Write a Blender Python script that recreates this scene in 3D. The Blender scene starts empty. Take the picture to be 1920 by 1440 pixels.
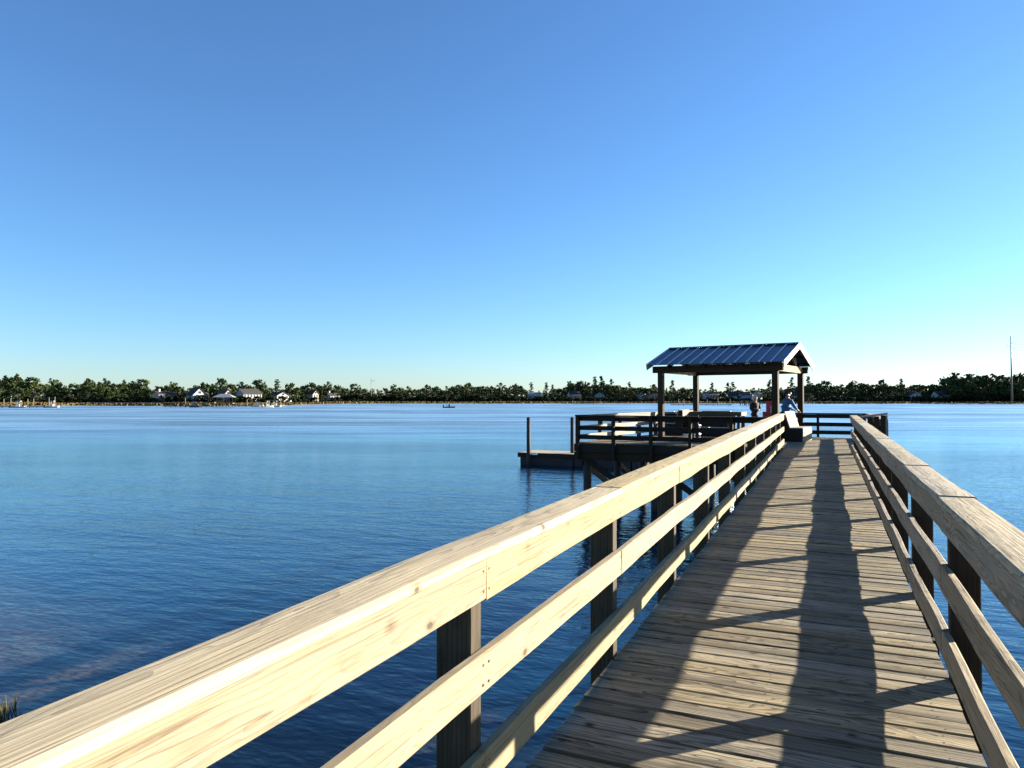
import bpy, bmesh, math, random
from mathutils import Vector, Matrix, Euler
import numpy as np

rnd = random.Random(11)
SC = bpy.context.scene
COL = SC.collection
R = math.radians

# ---------------------------------------------------------------- camera
FPX, CX, CY = 1331.0, 960.0, 720.0            # focal length and centre, in pixels of the 1920 wide photo
YAW, HOR = 0.4175, 747.0
PITCH = math.atan((HOR - CY) / FPX)
CAM = Vector((0.0, 0.0, 1.42))                # z = 0 is the deck of the end platform
cd = bpy.data.cameras.new('camera')
cam = bpy.data.objects.new('camera', cd)
COL.objects.link(cam)
cd.sensor_fit = 'HORIZONTAL'; cd.sensor_width = 36.0; cd.lens = 36.0 * FPX / 1920.0
cd.clip_start = 0.05; cd.clip_end = 9000.0
cam.location = CAM
cam.rotation_euler = (math.pi / 2 + PITCH, 0, YAW)
SC.camera = cam

# ---------------------------------------------------------------- sky, sun, exposure
SUN_AZ, SUN_EL = R(45.0), R(14.3)             # azimuth from +Y towards +X
w = bpy.data.worlds.new('World'); SC.world = w; w.use_nodes = True
nt = w.node_tree; nt.nodes.clear()
sky = nt.nodes.new('ShaderNodeTexSky'); sky.sky_type = 'NISHITA'; sky.sun_disc = False
sky.sun_elevation = SUN_EL; sky.sun_rotation = SUN_AZ
sky.altitude = 0; sky.air_density = 1.0; sky.dust_density = 0.15; sky.ozone_density = 6.0
hs = nt.nodes.new('ShaderNodeHueSaturation')
hs.inputs['Saturation'].default_value = 1.0; hs.inputs['Hue'].default_value = 0.5; hs.inputs['Value'].default_value = 1.0
bg = nt.nodes.new('ShaderNodeBackground'); bg.inputs['Strength'].default_value = 0.0525
wo = nt.nodes.new('ShaderNodeOutputWorld')
nt.links.new(sky.outputs[0], hs.inputs['Color'])
wb_ = nt.nodes.new('ShaderNodeMix'); wb_.data_type = 'RGBA'; wb_.blend_type = 'MULTIPLY'      # the camera's white balance
wb_.inputs[0].default_value = 1.0; wb_.inputs[7].default_value = (0.99, .995, 1.0, 1)
nt.links.new(hs.outputs[0], wb_.inputs[6]); nt.links.new(wb_.outputs[2], bg.inputs[0]); nt.links.new(bg.outputs[0], wo.inputs[0])
sd = bpy.data.lights.new('sun', 'SUN'); sd.energy = 5.0; sd.angle = R(0.5); sd.color = (1.0, 0.90, 0.74)
sun = bpy.data.objects.new('sun', sd); COL.objects.link(sun)
SUNV = Vector((math.cos(SUN_EL) * math.sin(SUN_AZ), math.cos(SUN_EL) * math.cos(SUN_AZ), math.sin(SUN_EL)))
sun.rotation_euler = SUNV.to_track_quat('Z', 'Y').to_euler()
SC.view_settings.view_transform = 'Standard'; SC.view_settings.look = 'None'
SC.view_settings.exposure = 2.24; SC.view_settings.gamma = 1.0
SC.view_settings.use_curve_mapping = False
SC.cycles.max_bounces = 6; SC.cycles.diffuse_bounces = 3; SC.cycles.glossy_bounces = 3
SC.cycles.use_denoising = True

WATER = -2.1
GROUND = -1.75                                # far land, just above the water

# ---------------------------------------------------------------- helpers
FWD = Vector((-math.sin(YAW), math.cos(YAW), 0)); RGT = Vector((math.cos(YAW), math.sin(YAW), 0))
def at(px, D, z=0.0):
    """point in the column px of the photo, D metres ahead of the camera, height z"""
    p = FWD * D + RGT * ((px - CX) / FPX * D)
    return Vector((p.x, p.y, z))
def zat(py, D):
    return CAM.z - (py - HOR) / FPX * D
def dist_of(py, z):
    return (CAM.z - z) * FPX / (py - HOR)

def tag(o, label=None, cat=None, group=None, kind=None):
    if label: o['label'] = label
    if cat: o['category'] = cat
    if group: o['group'] = group
    if kind: o['kind'] = kind
    return o
def empty(name, loc=(0, 0, 0), rz=0.0):
    o = bpy.data.objects.new(name, None); o.empty_display_size = 0.2
    COL.objects.link(o); o.location = loc; o.rotation_euler = (0, 0, rz)
    return o
def obj(name, me, mat=None, parent=None, M=None):
    o = bpy.data.objects.new(name, me); COL.objects.link(o)
    if mat and not me.materials: me.materials.append(mat)
    if parent: o.parent = parent
    if M is not None: o.matrix_local = M
    return o
def mesh(name, v, f, mat=None, smooth=False):
    me = bpy.data.meshes.new(name); me.from_pydata([tuple(x) for x in v], [], f); me.update()
    if mat: me.materials.append(mat)
    if smooth: me.polygons.foreach_set('use_smooth', [True] * len(me.polygons))
    return me
def frame(p0, p1, up=(0, 0, 1)):
    """matrix whose X runs from p0 to p1, origin in the middle"""
    p0, p1 = Vector(p0), Vector(p1); x = (p1 - p0).normalized(); up = Vector(up)
    y = up.cross(x)
    if y.length < 1e-6: y = Vector((0, 1, 0)).cross(x)
    y.normalize(); z = x.cross(y)
    M = Matrix((x, y, z)).transposed().to_4x4(); M.translation = (p0 + p1) / 2
    return M
_cache = {}
def board_mesh(L, W, T, mat, c=0.004, seg=1, wob=0.0, variant=0):
    """board along X, W across (Y), T thick (Z), with eased edges; wob bends it a little"""
    key = (round(L, 3), round(W, 3), round(T, 3), mat.name, c, seg, wob, variant)
    if key in _cache: return _cache[key]
    r = random.Random(hash(key[:3]) + variant * 77)
    a, b = W / 2, T / 2; c = min(c, a * .45, b * .45)
    prof = [(-a + c, -b), (a - c, -b), (a, -b + c), (a, b - c), (a - c, b), (-a + c, b), (-a, b - c), (-a, -b + c)]
    v, f = [], []
    ph = [r.uniform(0, 6.28) for _ in range(6)]
    for i in range(seg + 1):
        x = -L / 2 + L * i / seg
        dy = wob * (math.sin(x * 2.3 + ph[0]) + .5 * math.sin(x * 5.1 + ph[1]))
        dz = wob * (math.sin(x * 1.9 + ph[2]) + .5 * math.sin(x * 4.3 + ph[3]))
        for k, (y, z) in enumerate(prof):
            e = wob * .35
            v.append((x, y + dy + (r.uniform(-e, e) if e else 0), z + dz + (r.uniform(-e, e) if e else 0)))
    for i in range(seg):
        for k in range(8):
            q = (k + 1) % 8
            f.append((i * 8 + k, i * 8 + q, i * 8 + 8 + q, i * 8 + 8 + k)[::-1])
    f.append(tuple(range(8))); f.append(tuple(range(seg * 8 + 7, seg * 8 - 1, -1)))
    me = mesh('board', v, f, mat)
    _cache[key] = me
    return me
def board(name, p0, p1, W, T, mat, parent=None, up=(0, 0, 1), seg=1, wob=0.0, variant=0, c=0.004):
    """a board from p0 to p1 (axis), W sideways, T along up"""
    L = (Vector(p1) - Vector(p0)).length
    return obj(name, board_mesh(L, W, T, mat, c, seg, wob, variant), None, parent, frame(p0, p1, up))
def post(name, x, y, z0, z1, sx, sy, mat, parent=None, rz=0.0, variant=0):
    """upright timber; its own X axis runs up"""
    L = z1 - z0
    o = obj(name, board_mesh(L, sy, sx, mat, .006, 1, 0, variant), None, parent)
    M = Matrix(((0, 0, -1), (0, 1, 0), (1, 0, 0))).to_4x4()
    o.matrix_local = Matrix.Translation((x, y, (z0 + z1) / 2)) @ Matrix.Rotation(rz, 4, 'Z') @ M
    return o
def box_bm(bm, c, s, rz=0.0):
    M = Matrix.Translation(c) @ Matrix.Rotation(rz, 4, 'Z') @ Matrix.Diagonal((s[0], s[1], s[2], 1))
    return bmesh.ops.create_cube(bm, size=1.0, matrix=M)['verts']
def cyl_mesh(name, r0, r1, h, mat, n=10, smooth=True):
    v, f = [], []
    for k in range(n):
        a = 2 * math.pi * k / n
        v.append((r0 * math.cos(a), r0 * math.sin(a), 0))
    for k in range(n):
        a = 2 * math.pi * k / n
        v.append((r1 * math.cos(a), r1 * math.sin(a), h))
    for k in range(n): f.append((k, (k + 1) % n, n + (k + 1) % n, n + k))
    f.append(tuple(range(n))[::-1]); f.append(tuple(range(n, 2 * n)))
    me = mesh(name, v, f, mat)
    if smooth:
        for p in me.polygons: p.use_smooth = len(p.vertices) == 4
    return me
def pole(name, p, r, h, mat, parent=None, r1=None, n=10):
    o = obj(name, cyl_mesh('pole', r, r if r1 is None else r1, h, mat, n), None, parent); o.location = p
    return o

# ---------------------------------------------------------------- materials
def newmat(name):
    m = bpy.data.materials.new(name); m.use_nodes = True
    n = m.node_tree.nodes; b = n['Principled BSDF']
    return m, m.node_tree, n, b
def N(nt, t, **kw):
    n = nt.nodes.new(t)
    for k, v in kw.items():
        if k.startswith('i_'): n.inputs[k[2:].replace('_', ' ')].default_value = v
        else: setattr(n, k, v)
    return n
def ramp(nt, p, src):
    r = nt.nodes.new('ShaderNodeValToRGB'); e = r.color_ramp.elements
    e[0].position, e[0].color = p[0][0], (*p[0][1], 1) if len(p[0][1]) == 3 else p[0][1]
    e[1].position, e[1].color = p[-1][0], (*p[-1][1], 1)
    for q in p[1:-1]:
        k = e.new(q[0]); k.color = (*q[1], 1)
    nt.links.new(src, r.inputs[0]); return r
def mixc(nt, fac, a, b, mode='MIX'):
    m = nt.nodes.new('ShaderNodeMix'); m.data_type = 'RGBA'; m.blend_type = mode
    for s, x in ((m.inputs[0], fac), (m.inputs[6], a), (m.inputs[7], b)):
        if hasattr(x, 'is_output'): nt.links.new(x, s)
        else: s.default_value = x if isinstance(x, (int, float)) else (*x, 1)
    return m.outputs[2]
def math_(nt, op, a, b=0.0):
    m = nt.nodes.new('ShaderNodeMath'); m.operation = op
    for s, x in ((m.inputs[0], a), (m.inputs[1], b)):
        if hasattr(x, 'is_output'): nt.links.new(x, s)
        else: s.default_value = x
    return m.outputs[0]
def wood(name, pale, tan, grey, dark, rough=.85, weather=.5, knots=True, var=.22, bump=.5, ringscale=24.0, crack=.6, cup=0.0, ringmix=.55):
    m, nt, n, b = newmat(name); L = nt.links.new
    tc = N(nt, 'ShaderNodeTexCoord'); oi = N(nt, 'ShaderNodeObjectInfo')
    off = N(nt, 'ShaderNodeCombineXYZ')
    L(math_(nt, 'MULTIPLY', oi.outputs['Random'], 41.0), off.inputs[0])
    L(math_(nt, 'MULTIPLY', oi.outputs['Random'], 173.0), off.inputs[1])
    L(math_(nt, 'MULTIPLY', oi.outputs['Random'], 311.0), off.inputs[2])
    ad = N(nt, 'ShaderNodeVectorMath', operation='ADD'); L(tc.outputs['Object'], ad.inputs[0]); L(off.outputs[0], ad.inputs[1])
    def mp(src, s, t=(0, 0, 0)):
        q = N(nt, 'ShaderNodeMapping'); L(src, q.inputs[0]); q.inputs['Scale'].default_value = s; q.inputs['Location'].default_value = t
        return q.outputs[0]
    # growth rings, the pith somewhere below the board, bent by slow noise along the length
    rv = N(nt, 'ShaderNodeSeparateXYZ'); L(tc.outputs['Object'], rv.inputs[0])
    rc = N(nt, 'ShaderNodeCombineXYZ'); L(rv.outputs[0], rc.inputs[0])
    wob = N(nt, 'ShaderNodeTexNoise', i_Scale=1.0, i_Detail=3.0); L(mp(ad.outputs[0], (1.1, 5, 5)), wob.inputs['Vector'])
    wv = math_(nt, 'MULTIPLY', math_(nt, 'SUBTRACT', wob.outputs[0], .5), .16)
    L(math_(nt, 'ADD', math_(nt, 'ADD', rv.outputs[1], math_(nt, 'MULTIPLY', math_(nt, 'SUBTRACT', oi.outputs['Random'], .5), .14)), wv), rc.inputs[1])
    L(math_(nt, 'ADD', math_(nt, 'ADD', rv.outputs[2], .055), wv), rc.inputs[2])
    ring = N(nt, 'ShaderNodeTexWave', wave_type='RINGS', rings_direction='X', wave_profile='SAW', i_Scale=ringscale, i_Distortion=1.2, i_Detail=2.0)
    ring.inputs['Detail Scale'].default_value = .6
    L(mp(rc.outputs[0], (.12, 1, 1)), ring.inputs['Vector'])
    fine = N(nt, 'ShaderNodeTexNoise', i_Scale=1.0, i_Detail=5.0, i_Roughness=.65); L(mp(ad.outputs[0], (2.2, 95, 95)), fine.inputs['Vector'])
    streak = N(nt, 'ShaderNodeTexNoise', i_Scale=1.0, i_Detail=4.0); L(mp(ad.outputs[0], (.8, 14, 14)), streak.inputs['Vector'])
    patch = N(nt, 'ShaderNodeTexNoise', i_Scale=1.7, i_Detail=5.0, i_Roughness=.6); L(mp(ad.outputs[0], (1, 2.2, 2.2)), patch.inputs['Vector'])
    c1 = mixc(nt, ramp(nt, [(.32, (0, 0, 0)), (.68, (1, 1, 1))], streak.outputs[0]).outputs[0], tan, pale)
    c2 = mixc(nt, math_(nt, 'MULTIPLY', ramp(nt, [(.55, (0, 0, 0)), (.98, (1, 1, 1))], ring.outputs[0]).outputs[0], ringmix), c1, dark)
    wp = ramp(nt, [(.5 - .3 * weather, (0, 0, 0)), (.78 - .25 * weather, (1, 1, 1))], patch.outputs[0]).outputs[0]
    c3 = mixc(nt, math_(nt, 'MULTIPLY', wp, min(1, weather * 1.25)), c2, mixc(nt, math_(nt, 'MULTIPLY', ring.outputs[0], .4), grey, dark))
    ck = ramp(nt, [(.34, (1, 1, 1)), (.46, (0, 0, 0))], fine.outputs[0]).outputs[0]
    c4 = mixc(nt, math_(nt, 'MULTIPLY', ck, crack), c3, dark)
    spl = N(nt, 'ShaderNodeTexNoise', i_Scale=1.0, i_Detail=2.0); L(mp(ad.outputs[0], (.9, 34, 34), (7, 3, 1)), spl.inputs['Vector'])
    sk = ramp(nt, [(.485, (0, 0, 0)), (.5, (1, 1, 1)), (.515, (0, 0, 0))], spl.outputs[0]).outputs[0]
    sm = math_(nt, 'MULTIPLY', sk, ramp(nt, [(.5, (0, 0, 0)), (.62, (1, 1, 1))], patch.outputs[0]).outputs[0])
    c4 = mixc(nt, math_(nt, 'MULTIPLY', sm, crack), c4, tuple(x * .5 for x in dark))
    hgt = math_(nt, 'ADD', math_(nt, 'MULTIPLY', ring.outputs[0], -.35), fine.outputs[0])
    if knots:
        vo = N(nt, 'ShaderNodeTexVoronoi', feature='F1', i_Scale=1.0); L(mp(ad.outputs[0], (3.6, 5, 5)), vo.inputs['Vector'])
        kd = math_(nt, 'ADD', vo.outputs['Distance'], math_(nt, 'MULTIPLY', math_(nt, 'SUBTRACT', fine.outputs[0], .5), .10))
        kn = ramp(nt, [(.06, (1, 1, 1)), (.078, (.5, .5, .5)), (.16, (0, 0, 0))], kd).outputs[0]
        c4 = mixc(nt, math_(nt, 'MULTIPLY', kn, .85), c4, tuple(x * .55 for x in dark))
        hgt = math_(nt, 'SUBTRACT', hgt, math_(nt, 'MULTIPLY', kn, .3))
    hv = N(nt, 'ShaderNodeHueSaturation'); L(c4, hv.inputs['Color'])
    L(math_(nt, 'ADD', 1 - var / 2, math_(nt, 'MULTIPLY', math_(nt, 'FRACT', math_(nt, 'MULTIPLY', oi.outputs['Random'], 7.77)), var)), hv.inputs['Value'])
    L(math_(nt, 'ADD', .8, math_(nt, 'MULTIPLY', math_(nt, 'FRACT', math_(nt, 'MULTIPLY', oi.outputs['Random'], 3.31)), .35)), hv.inputs['Saturation'])
    L(hv.outputs[0], b.inputs['Base Color'])
    b.inputs['Roughness'].default_value = rough; b.inputs['Specular IOR Level'].default_value = .25
    bp = N(nt, 'ShaderNodeBump', i_Strength=bump, i_Distance=.004); L(hgt, bp.inputs['Height']); L(bp.outputs[0], b.inputs['Normal'])
    if cup:   # boards dry hollow or crowned across their width
        c2_ = N(nt, 'ShaderNodeBump', i_Strength=1.0, i_Distance=1.0)
        yq = math_(nt, 'DIVIDE', rv.outputs[1], .07); sg = math_(nt, 'SUBTRACT', math_(nt, 'FRACT', math_(nt, 'MULTIPLY', oi.outputs['Random'], 13.7)), .35)
        L(math_(nt, 'MULTIPLY', math_(nt, 'MULTIPLY', math_(nt, 'MULTIPLY', yq, yq), sg), cup * 2), c2_.inputs['Height']); L(c2_.outputs[0], bp.inputs['Normal'])
    return m
def plain(name, col, rough=.7, metal=0.0, var=.12, scale=3.0, spec=.4, bump=0.0):
    m, nt, n, b = newmat(name); L = nt.links.new
    tc = N(nt, 'ShaderNodeTexCoord'); no = N(nt, 'ShaderNodeTexNoise', i_Scale=scale, i_Detail=5.0)
    L(tc.outputs['Object'], no.inputs['Vector'])
    lo = tuple(x * (1 - var) for x in col); hi = tuple(min(1, x * (1 + var)) for x in col)
    L(ramp(nt, [(.3, lo), (.7, hi)], no.outputs[0]).outputs[0], b.inputs['Base Color'])
    b.inputs['Roughness'].default_value = rough; b.inputs['Metallic'].default_value = metal
    b.inputs['Specular IOR Level'].default_value = spec
    if bump:
        bp = N(nt, 'ShaderNodeBump', i_Strength=bump, i_Distance=.02); L(no.outputs[0], bp.inputs['Height']); L(bp.outputs[0], b.inputs['Normal'])
    return m
M = {}
M['new'] = wood('pine_timber', (.315, .25, .14), (.255, .195, .10), (.225, .185, .122), (.095, .06, .027), weather=.35, var=.14, crack=.65, ringmix=.36, ringscale=34.0)
M['cap'] = wood('weathered_cap', (.46, .375, .215), (.385, .30, .162), (.36, .295, .19), (.07, .048, .025), weather=.55, var=.12, bump=.7, crack=.55, ringmix=.45)
M['grey'] = wood('grey_timber', (.33, .272, .175), (.25, .195, .115), (.25, .21, .15), (.04, .029, .018), weather=.65, var=.2, bump=.9, crack=.8)
M['cap_r'] = wood('bleached_cap', (.42, .355, .24), (.33, .27, .17), (.34, .295, .21), (.05, .036, .022), weather=.6, var=.14, bump=1.0, crack=.85)
M['deck'] = wood('deck_plank', (.31, .256, .158), (.20, .158, .092), (.20, .17, .118), (.018, .014, .0095), weather=.45, var=.5, bump=1.0, crack=.85, cup=.0055, ringmix=.85)
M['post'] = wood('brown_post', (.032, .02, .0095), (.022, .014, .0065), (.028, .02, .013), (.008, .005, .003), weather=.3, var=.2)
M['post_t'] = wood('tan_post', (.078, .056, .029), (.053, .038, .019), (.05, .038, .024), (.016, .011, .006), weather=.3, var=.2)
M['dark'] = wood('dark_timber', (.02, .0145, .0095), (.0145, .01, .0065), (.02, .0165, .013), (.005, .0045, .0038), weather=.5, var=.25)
M['pile'] = plain('wet_piling', (.03, .024, .019), .8, 0, .4, 4.0, bump=.4)
M['seat'] = wood('bleached_sunlit_timber', (.34, .305, .245), (.285, .25, .195), (.275, .245, .21), (.09, .07, .05), weather=.5, var=.1)  # bench timber, also the paler tone of sunlit rail, cap and table end
M['screw'] = plain('screw_steel', (.06, .055, .05), .5, .7)

def foliage(name, dark, light, warm):
    m, nt, n, b = newmat(name); L = nt.links.new
    ge = N(nt, 'ShaderNodeNewGeometry'); oi = N(nt, 'ShaderNodeObjectInfo')
    no = N(nt, 'ShaderNodeTexNoise', i_Scale=.35, i_Detail=3.0); L(ge.outputs['Position'], no.inputs['Vector'])
    n2 = N(nt, 'ShaderNodeTexNoise', i_Scale=.06, i_Detail=2.0); L(ge.outputs['Position'], n2.inputs['Vector'])
    c = mixc(nt, ramp(nt, [(.35, (0, 0, 0)), (.65, (1, 1, 1))], no.outputs[0]).outputs[0], dark, light)
    c = mixc(nt, math_(nt, 'MULTIPLY', ramp(nt, [(.5, (0, 0, 0)), (.72, (1, 1, 1))], n2.outputs[0]).outputs[0], .6), c, warm)
    L(mixc(nt, math_(nt, 'MULTIPLY', oi.outputs['Random'], .5), c, dark), b.inputs['Base Color'])
    b.inputs['Roughness'].default_value = .8; b.inputs['Specular IOR Level'].default_value = .15
    return m
M['leaf'] = foliage('oak_foliage', (.018, .033, .010), (.064, .09, .025), (.115, .098, .028))
M['needle'] = foliage('pine_foliage', (.017, .033, .013), (.046, .070, .023), (.07, .072, .026))
M['bush'] = foliage('shore_shrub', (.007, .013, .005), (.022, .031, .010), (.036, .032, .011))
M['bark'] = plain('bark', (.10, .075, .05), .9, 0, .3, 2.0)
M['marsh'] = foliage('marsh_grass', (.085, .063, .023), (.135, .10, .037), (.075, .075, .022))
M['land'] = plain('far_soil', (.12, .095, .045), .95, 0, .3, .05)

# ---------------------------------------------------------------- water
def water_mat():
    m, nt, n, b = newmat('river_water'); L = nt.links.new
    ge = N(nt, 'ShaderNodeNewGeometry'); P = ge.outputs['Position']
    def mp(s, r=0.0):
        q = N(nt, 'ShaderNodeMapping'); L(P, q.inputs[0]); q.inputs['Scale'].default_value = s; q.inputs['Rotation'].default_value = (0, 0, r)
        return q.outputs[0]
    big = N(nt, 'ShaderNodeTexNoise', i_Scale=1.0, i_Detail=3.0); L(mp((.16, .42, 1), -.5), big.inputs['Vector'])
    mid = N(nt, 'ShaderNodeTexNoise', i_Scale=1.0, i_Detail=3.0, i_Roughness=.55); L(mp((1.0, 2.4, 1), -.35), mid.inputs['Vector'])
    sml = N(nt, 'ShaderNodeTexNoise', i_Scale=1.0, i_Detail=2.0); L(mp((4.5, 10., 1), -.6), sml.inputs['Vector'])
    # wind lanes and slicks: how ruffled the surface is
    du = N(nt, 'ShaderNodeVectorMath', operation='DOT_PRODUCT'); L(P, du.inputs[0]); du.inputs[1].default_value = RGT
    dv = N(nt, 'ShaderNodeVectorMath', operation='DOT_PRODUCT'); L(P, dv.inputs[0]); dv.inputs[1].default_value = FWD
    def lanes(a, b, det):
        cb = N(nt, 'ShaderNodeCombineXYZ'); L(math_(nt, 'MULTIPLY', du.outputs['Value'], a), cb.inputs[0]); L(math_(nt, 'MULTIPLY', dv.outputs['Value'], b), cb.inputs[1])
        q = N(nt, 'ShaderNodeTexNoise', i_Scale=1.0, i_Detail=det, i_Roughness=.6); L(cb.outputs[0], q.inputs['Vector']); return q.outputs[0]
    lane = math_(nt, 'ADD', math_(nt, 'MULTIPLY', lanes(.009, .036, 4.0), .55), math_(nt, 'MULTIPLY', lanes(.034, .13, 4.0), .45))
    ruf = ramp(nt, [(.42, (0, 0, 0)), (.57, (1, 1, 1))], lane).outputs[0]
    wb = N(nt, 'ShaderNodeMapRange', interpolation_type='SMOOTHSTEP'); L(dv.outputs['Value'], wb.inputs[0])    # the breeze ruffles mid river
    wb.inputs[1].default_value = 25; wb.inputs[2].default_value = 105; wb.inputs[3].default_value = .22; wb.inputs[4].default_value = 1
    ruf = math_(nt, 'MULTIPLY', ruf, wb.outputs[0])
    h = math_(nt, 'ADD', math_(nt, 'MULTIPLY', big.outputs[0], .22),
              math_(nt, 'ADD', math_(nt, 'MULTIPLY', mid.outputs[0], .11), math_(nt, 'MULTIPLY', sml.outputs[0], .030)))
    h = math_(nt, 'MULTIPLY', h, math_(nt, 'ADD', math_(nt, 'ADD', .42, math_(nt, 'MULTIPLY', wb.outputs[0], .75)), math_(nt, 'MULTIPLY', ruf, .4)))
    bp = N(nt, 'ShaderNodeBump', i_Strength=1.0, i_Distance=.55); L(h, bp.inputs['Height']); L(bp.outputs[0], b.inputs['Normal'])
    bp2 = N(nt, 'ShaderNodeBump', i_Strength=.35, i_Distance=.55); L(h, bp2.inputs['Height'])
    # mud under the shallows along the near bank, blue-green depth elsewhere
    sp = N(nt, 'ShaderNodeSeparateXYZ'); L(P, sp.inputs[0])
    mud = N(nt, 'ShaderNodeTexNoise', i_Scale=.9, i_Detail=5.0); L(P, mud.inputs['Vector'])
    yy = math_(nt, 'ADD', math_(nt, 'ADD', sp.outputs[1], math_(nt, 'MULTIPLY', sp.outputs[0], .18)), math_(nt, 'MULTIPLY', math_(nt, 'SUBTRACT', mud.outputs[0], .5), 4.0))
    mr = N(nt, 'ShaderNodeMapRange', interpolation_type='SMOOTHSTEP'); L(yy, mr.inputs[0])
    mr.inputs[1].default_value = 7.2; mr.inputs[2].default_value = 2.8; mr.inputs[3].default_value = 0; mr.inputs[4].default_value = .95
    gr = N(nt, 'ShaderNodeTexNoise', i_Scale=9.0, i_Detail=4.0); L(P, gr.inputs['Vector'])
    mudc = ramp(nt, [(.35, (.022, .018, .012)), (.7, (.095, .074, .045))], gr.outputs[0]).outputs[0]
    L(mixc(nt, mr.outputs[0], (.0007, .0135, .036), mudc), b.inputs['Base Color'])
    # ruffled water never turns into a full mirror at low angles: the facets seen there lean towards the viewer
    b.inputs['Roughness'].default_value = 1.0; b.inputs['Specular IOR Level'].default_value = 0.0
    gl = N(nt, 'ShaderNodeBsdfGlossy'); gl.inputs['Color'].default_value = (.79, .965, 1, 1); L(math_(nt, 'ADD', .07, math_(nt, 'MULTIPLY', wb.outputs[0], .22)), gl.inputs['Roughness']); L(bp.outputs[0], gl.inputs['Normal'])
    lw = N(nt, 'ShaderNodeLayerWeight', i_Blend=.5); L(bp2.outputs[0], lw.inputs['Normal'])
    fr = math_(nt, 'POWER', lw.outputs['Facing'], 4.5)
    fr = math_(nt, 'ADD', .02, math_(nt, 'MULTIPLY', fr, math_(nt, 'SUBTRACT', 1.06, math_(nt, 'MULTIPLY', ruf, .48))))
    mx = N(nt, 'ShaderNodeMixShader'); L(fr, mx.inputs[0]); L(b.outputs[0], mx.inputs[1]); L(gl.outputs[0], mx.inputs[2])
    L(mx.outputs[0], n['Material Output'].inputs['Surface'])
    return m
M['water'] = water_mat()
S = 5000.0
tag(obj('water', mesh('water', [(-S, -S, WATER), (S, -S, WATER), (S, S, WATER), (-S, S, WATER)], [(0, 1, 2, 3)], M['water'])), kind='structure')

# ---------------------------------------------------------------- far land and near bank
SHORE = [(-1500, 760.5), (-400, 761), (0, 761.2), (150, 760.4), (300, 761.2), (430, 761.3), (520, 760.6), (560, 759.2), (620, 757.6), (700, 756.9), (1000, 756.8),
         (1240, 756.6), (1420, 757.3), (1700, 757.2), (1920, 757.6), (2400, 758), (3600, 758)]
def shoreD(px):
    for (a, ya), (b, yb) in zip(SHORE, SHORE[1:]):
        if a <= px <= b:
            return dist_of(ya + (yb - ya) * (px - a) / (b - a), WATER)
    return dist_of(757, WATER)
cols = list(range(-1500, 3601, 30))
v, f = [], []
for i, px in enumerate(cols):
    D = shoreD(px) + rnd.uniform(-4, 4)
    for k, (d, z) in enumerate(((0, WATER - .3), (2, WATER + .15), (14, GROUND), (60, GROUND + .25), (140, GROUND + .6), (4200, GROUND + .6))):
        p = at(px, D + d, z); v.append(p)
    if i:
        for k in range(5): f.append(((i - 1) * 6 + k, i * 6 + k, i * 6 + k + 1, (i - 1) * 6 + k + 1))
tag(obj('far_land', mesh('far_land', v, f, M['land'], True)), kind='structure')
v, f = [], []
for i in range(31):
    for j in range(13):
        x = -40 + 50 * i / 30; y = -26 + 30.8 * j / 12
        e = -y + 2.6 - .18 * (x + 6) + 1.1 * math.sin(x * .8) + .5 * math.sin(x * 2.1 + 1)
        z = WATER - .5 + .085 * max(-6, e) + .05 * math.sin(x * 3.1 + y * 2.3)
        v.append((x, y, min(z, -1.2)))
        if i and j: f.append(((i - 1) * 13 + j - 1, i * 13 + j - 1, i * 13 + j, (i - 1) * 13 + j))
tag(obj('near_bank', mesh('near_bank', v, f, plain('bank_mud', (.075, .062, .042), .9, 0, .35, 1.5), True)), kind='structure')

# marsh grass: stands of blades, nobody could count them
def grass_blades(v, f, base, h, n, spread, r, width):
    for _ in range(n):
        a = r.uniform(0, 6.28); d = r.uniform(0, spread); b = base + Vector((math.cos(a) * d, math.sin(a) * d, 0))
        t = r.uniform(0, 3.14); wv = Vector((math.cos(t), math.sin(t), 0)) * width * r.uniform(.6, 1.3)
        hh = h * r.uniform(.6, 1.15); ln = Vector((r.uniform(-.25, .25) * hh, r.uniform(-.25, .25) * hh, hh))
        i = len(v); v += [b - wv, b + wv, b + ln * .6 + wv * .7, b + ln, b + ln * .6 - wv * .7]; f.append((i, i + 1, i + 2, i + 3, i + 4))
v, f = [], []; r = random.Random(5)
for px in np.arange(-380, 2900, 1.35):
    D0 = shoreD(px)
    for k in range(3):
        d = 1.5 + 34 * (k + r.random()) / 3
        grass_blades(v, f, at(px + r.uniform(-2, 2), D0 + d, GROUND - (.35 if d < 6 else .1)), (.85 if d < 5 else 1.25) * (1 + .25 * math.sin(px * .031) * math.sin(px * .011 + 1)), 4, 1.0, r, .42)
tag(obj('marsh_grass', mesh('marsh_grass', v, f, M['marsh'])), 'golden marsh grass fringing the far shore below the trees', 'grass', kind='stuff')
v, f = [], []; r = random.Random(8)
for k in range(120):
    x = -8.95 + r.uniform(-1.2, .95); y = 4.75 + r.uniform(-1.3, .45) - .25 * (x + 8.95)
    grass_blades(v, f, Vector((x, y, WATER - .05)), r.uniform(.06, .22) * (1.6 if k % 9 == 0 else 1), 22, .26, r, .008)
M['tuft'] = foliage('bank_grass', (.03, .027, .011), (.085, .072, .027), (.02, .028, .008))
tag(obj('bank_grass', mesh('bank_grass', v, f, M['tuft'])), 'tufts of dry marsh grass at the water edge beside the near railing', 'grass', kind='stuff')

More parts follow.
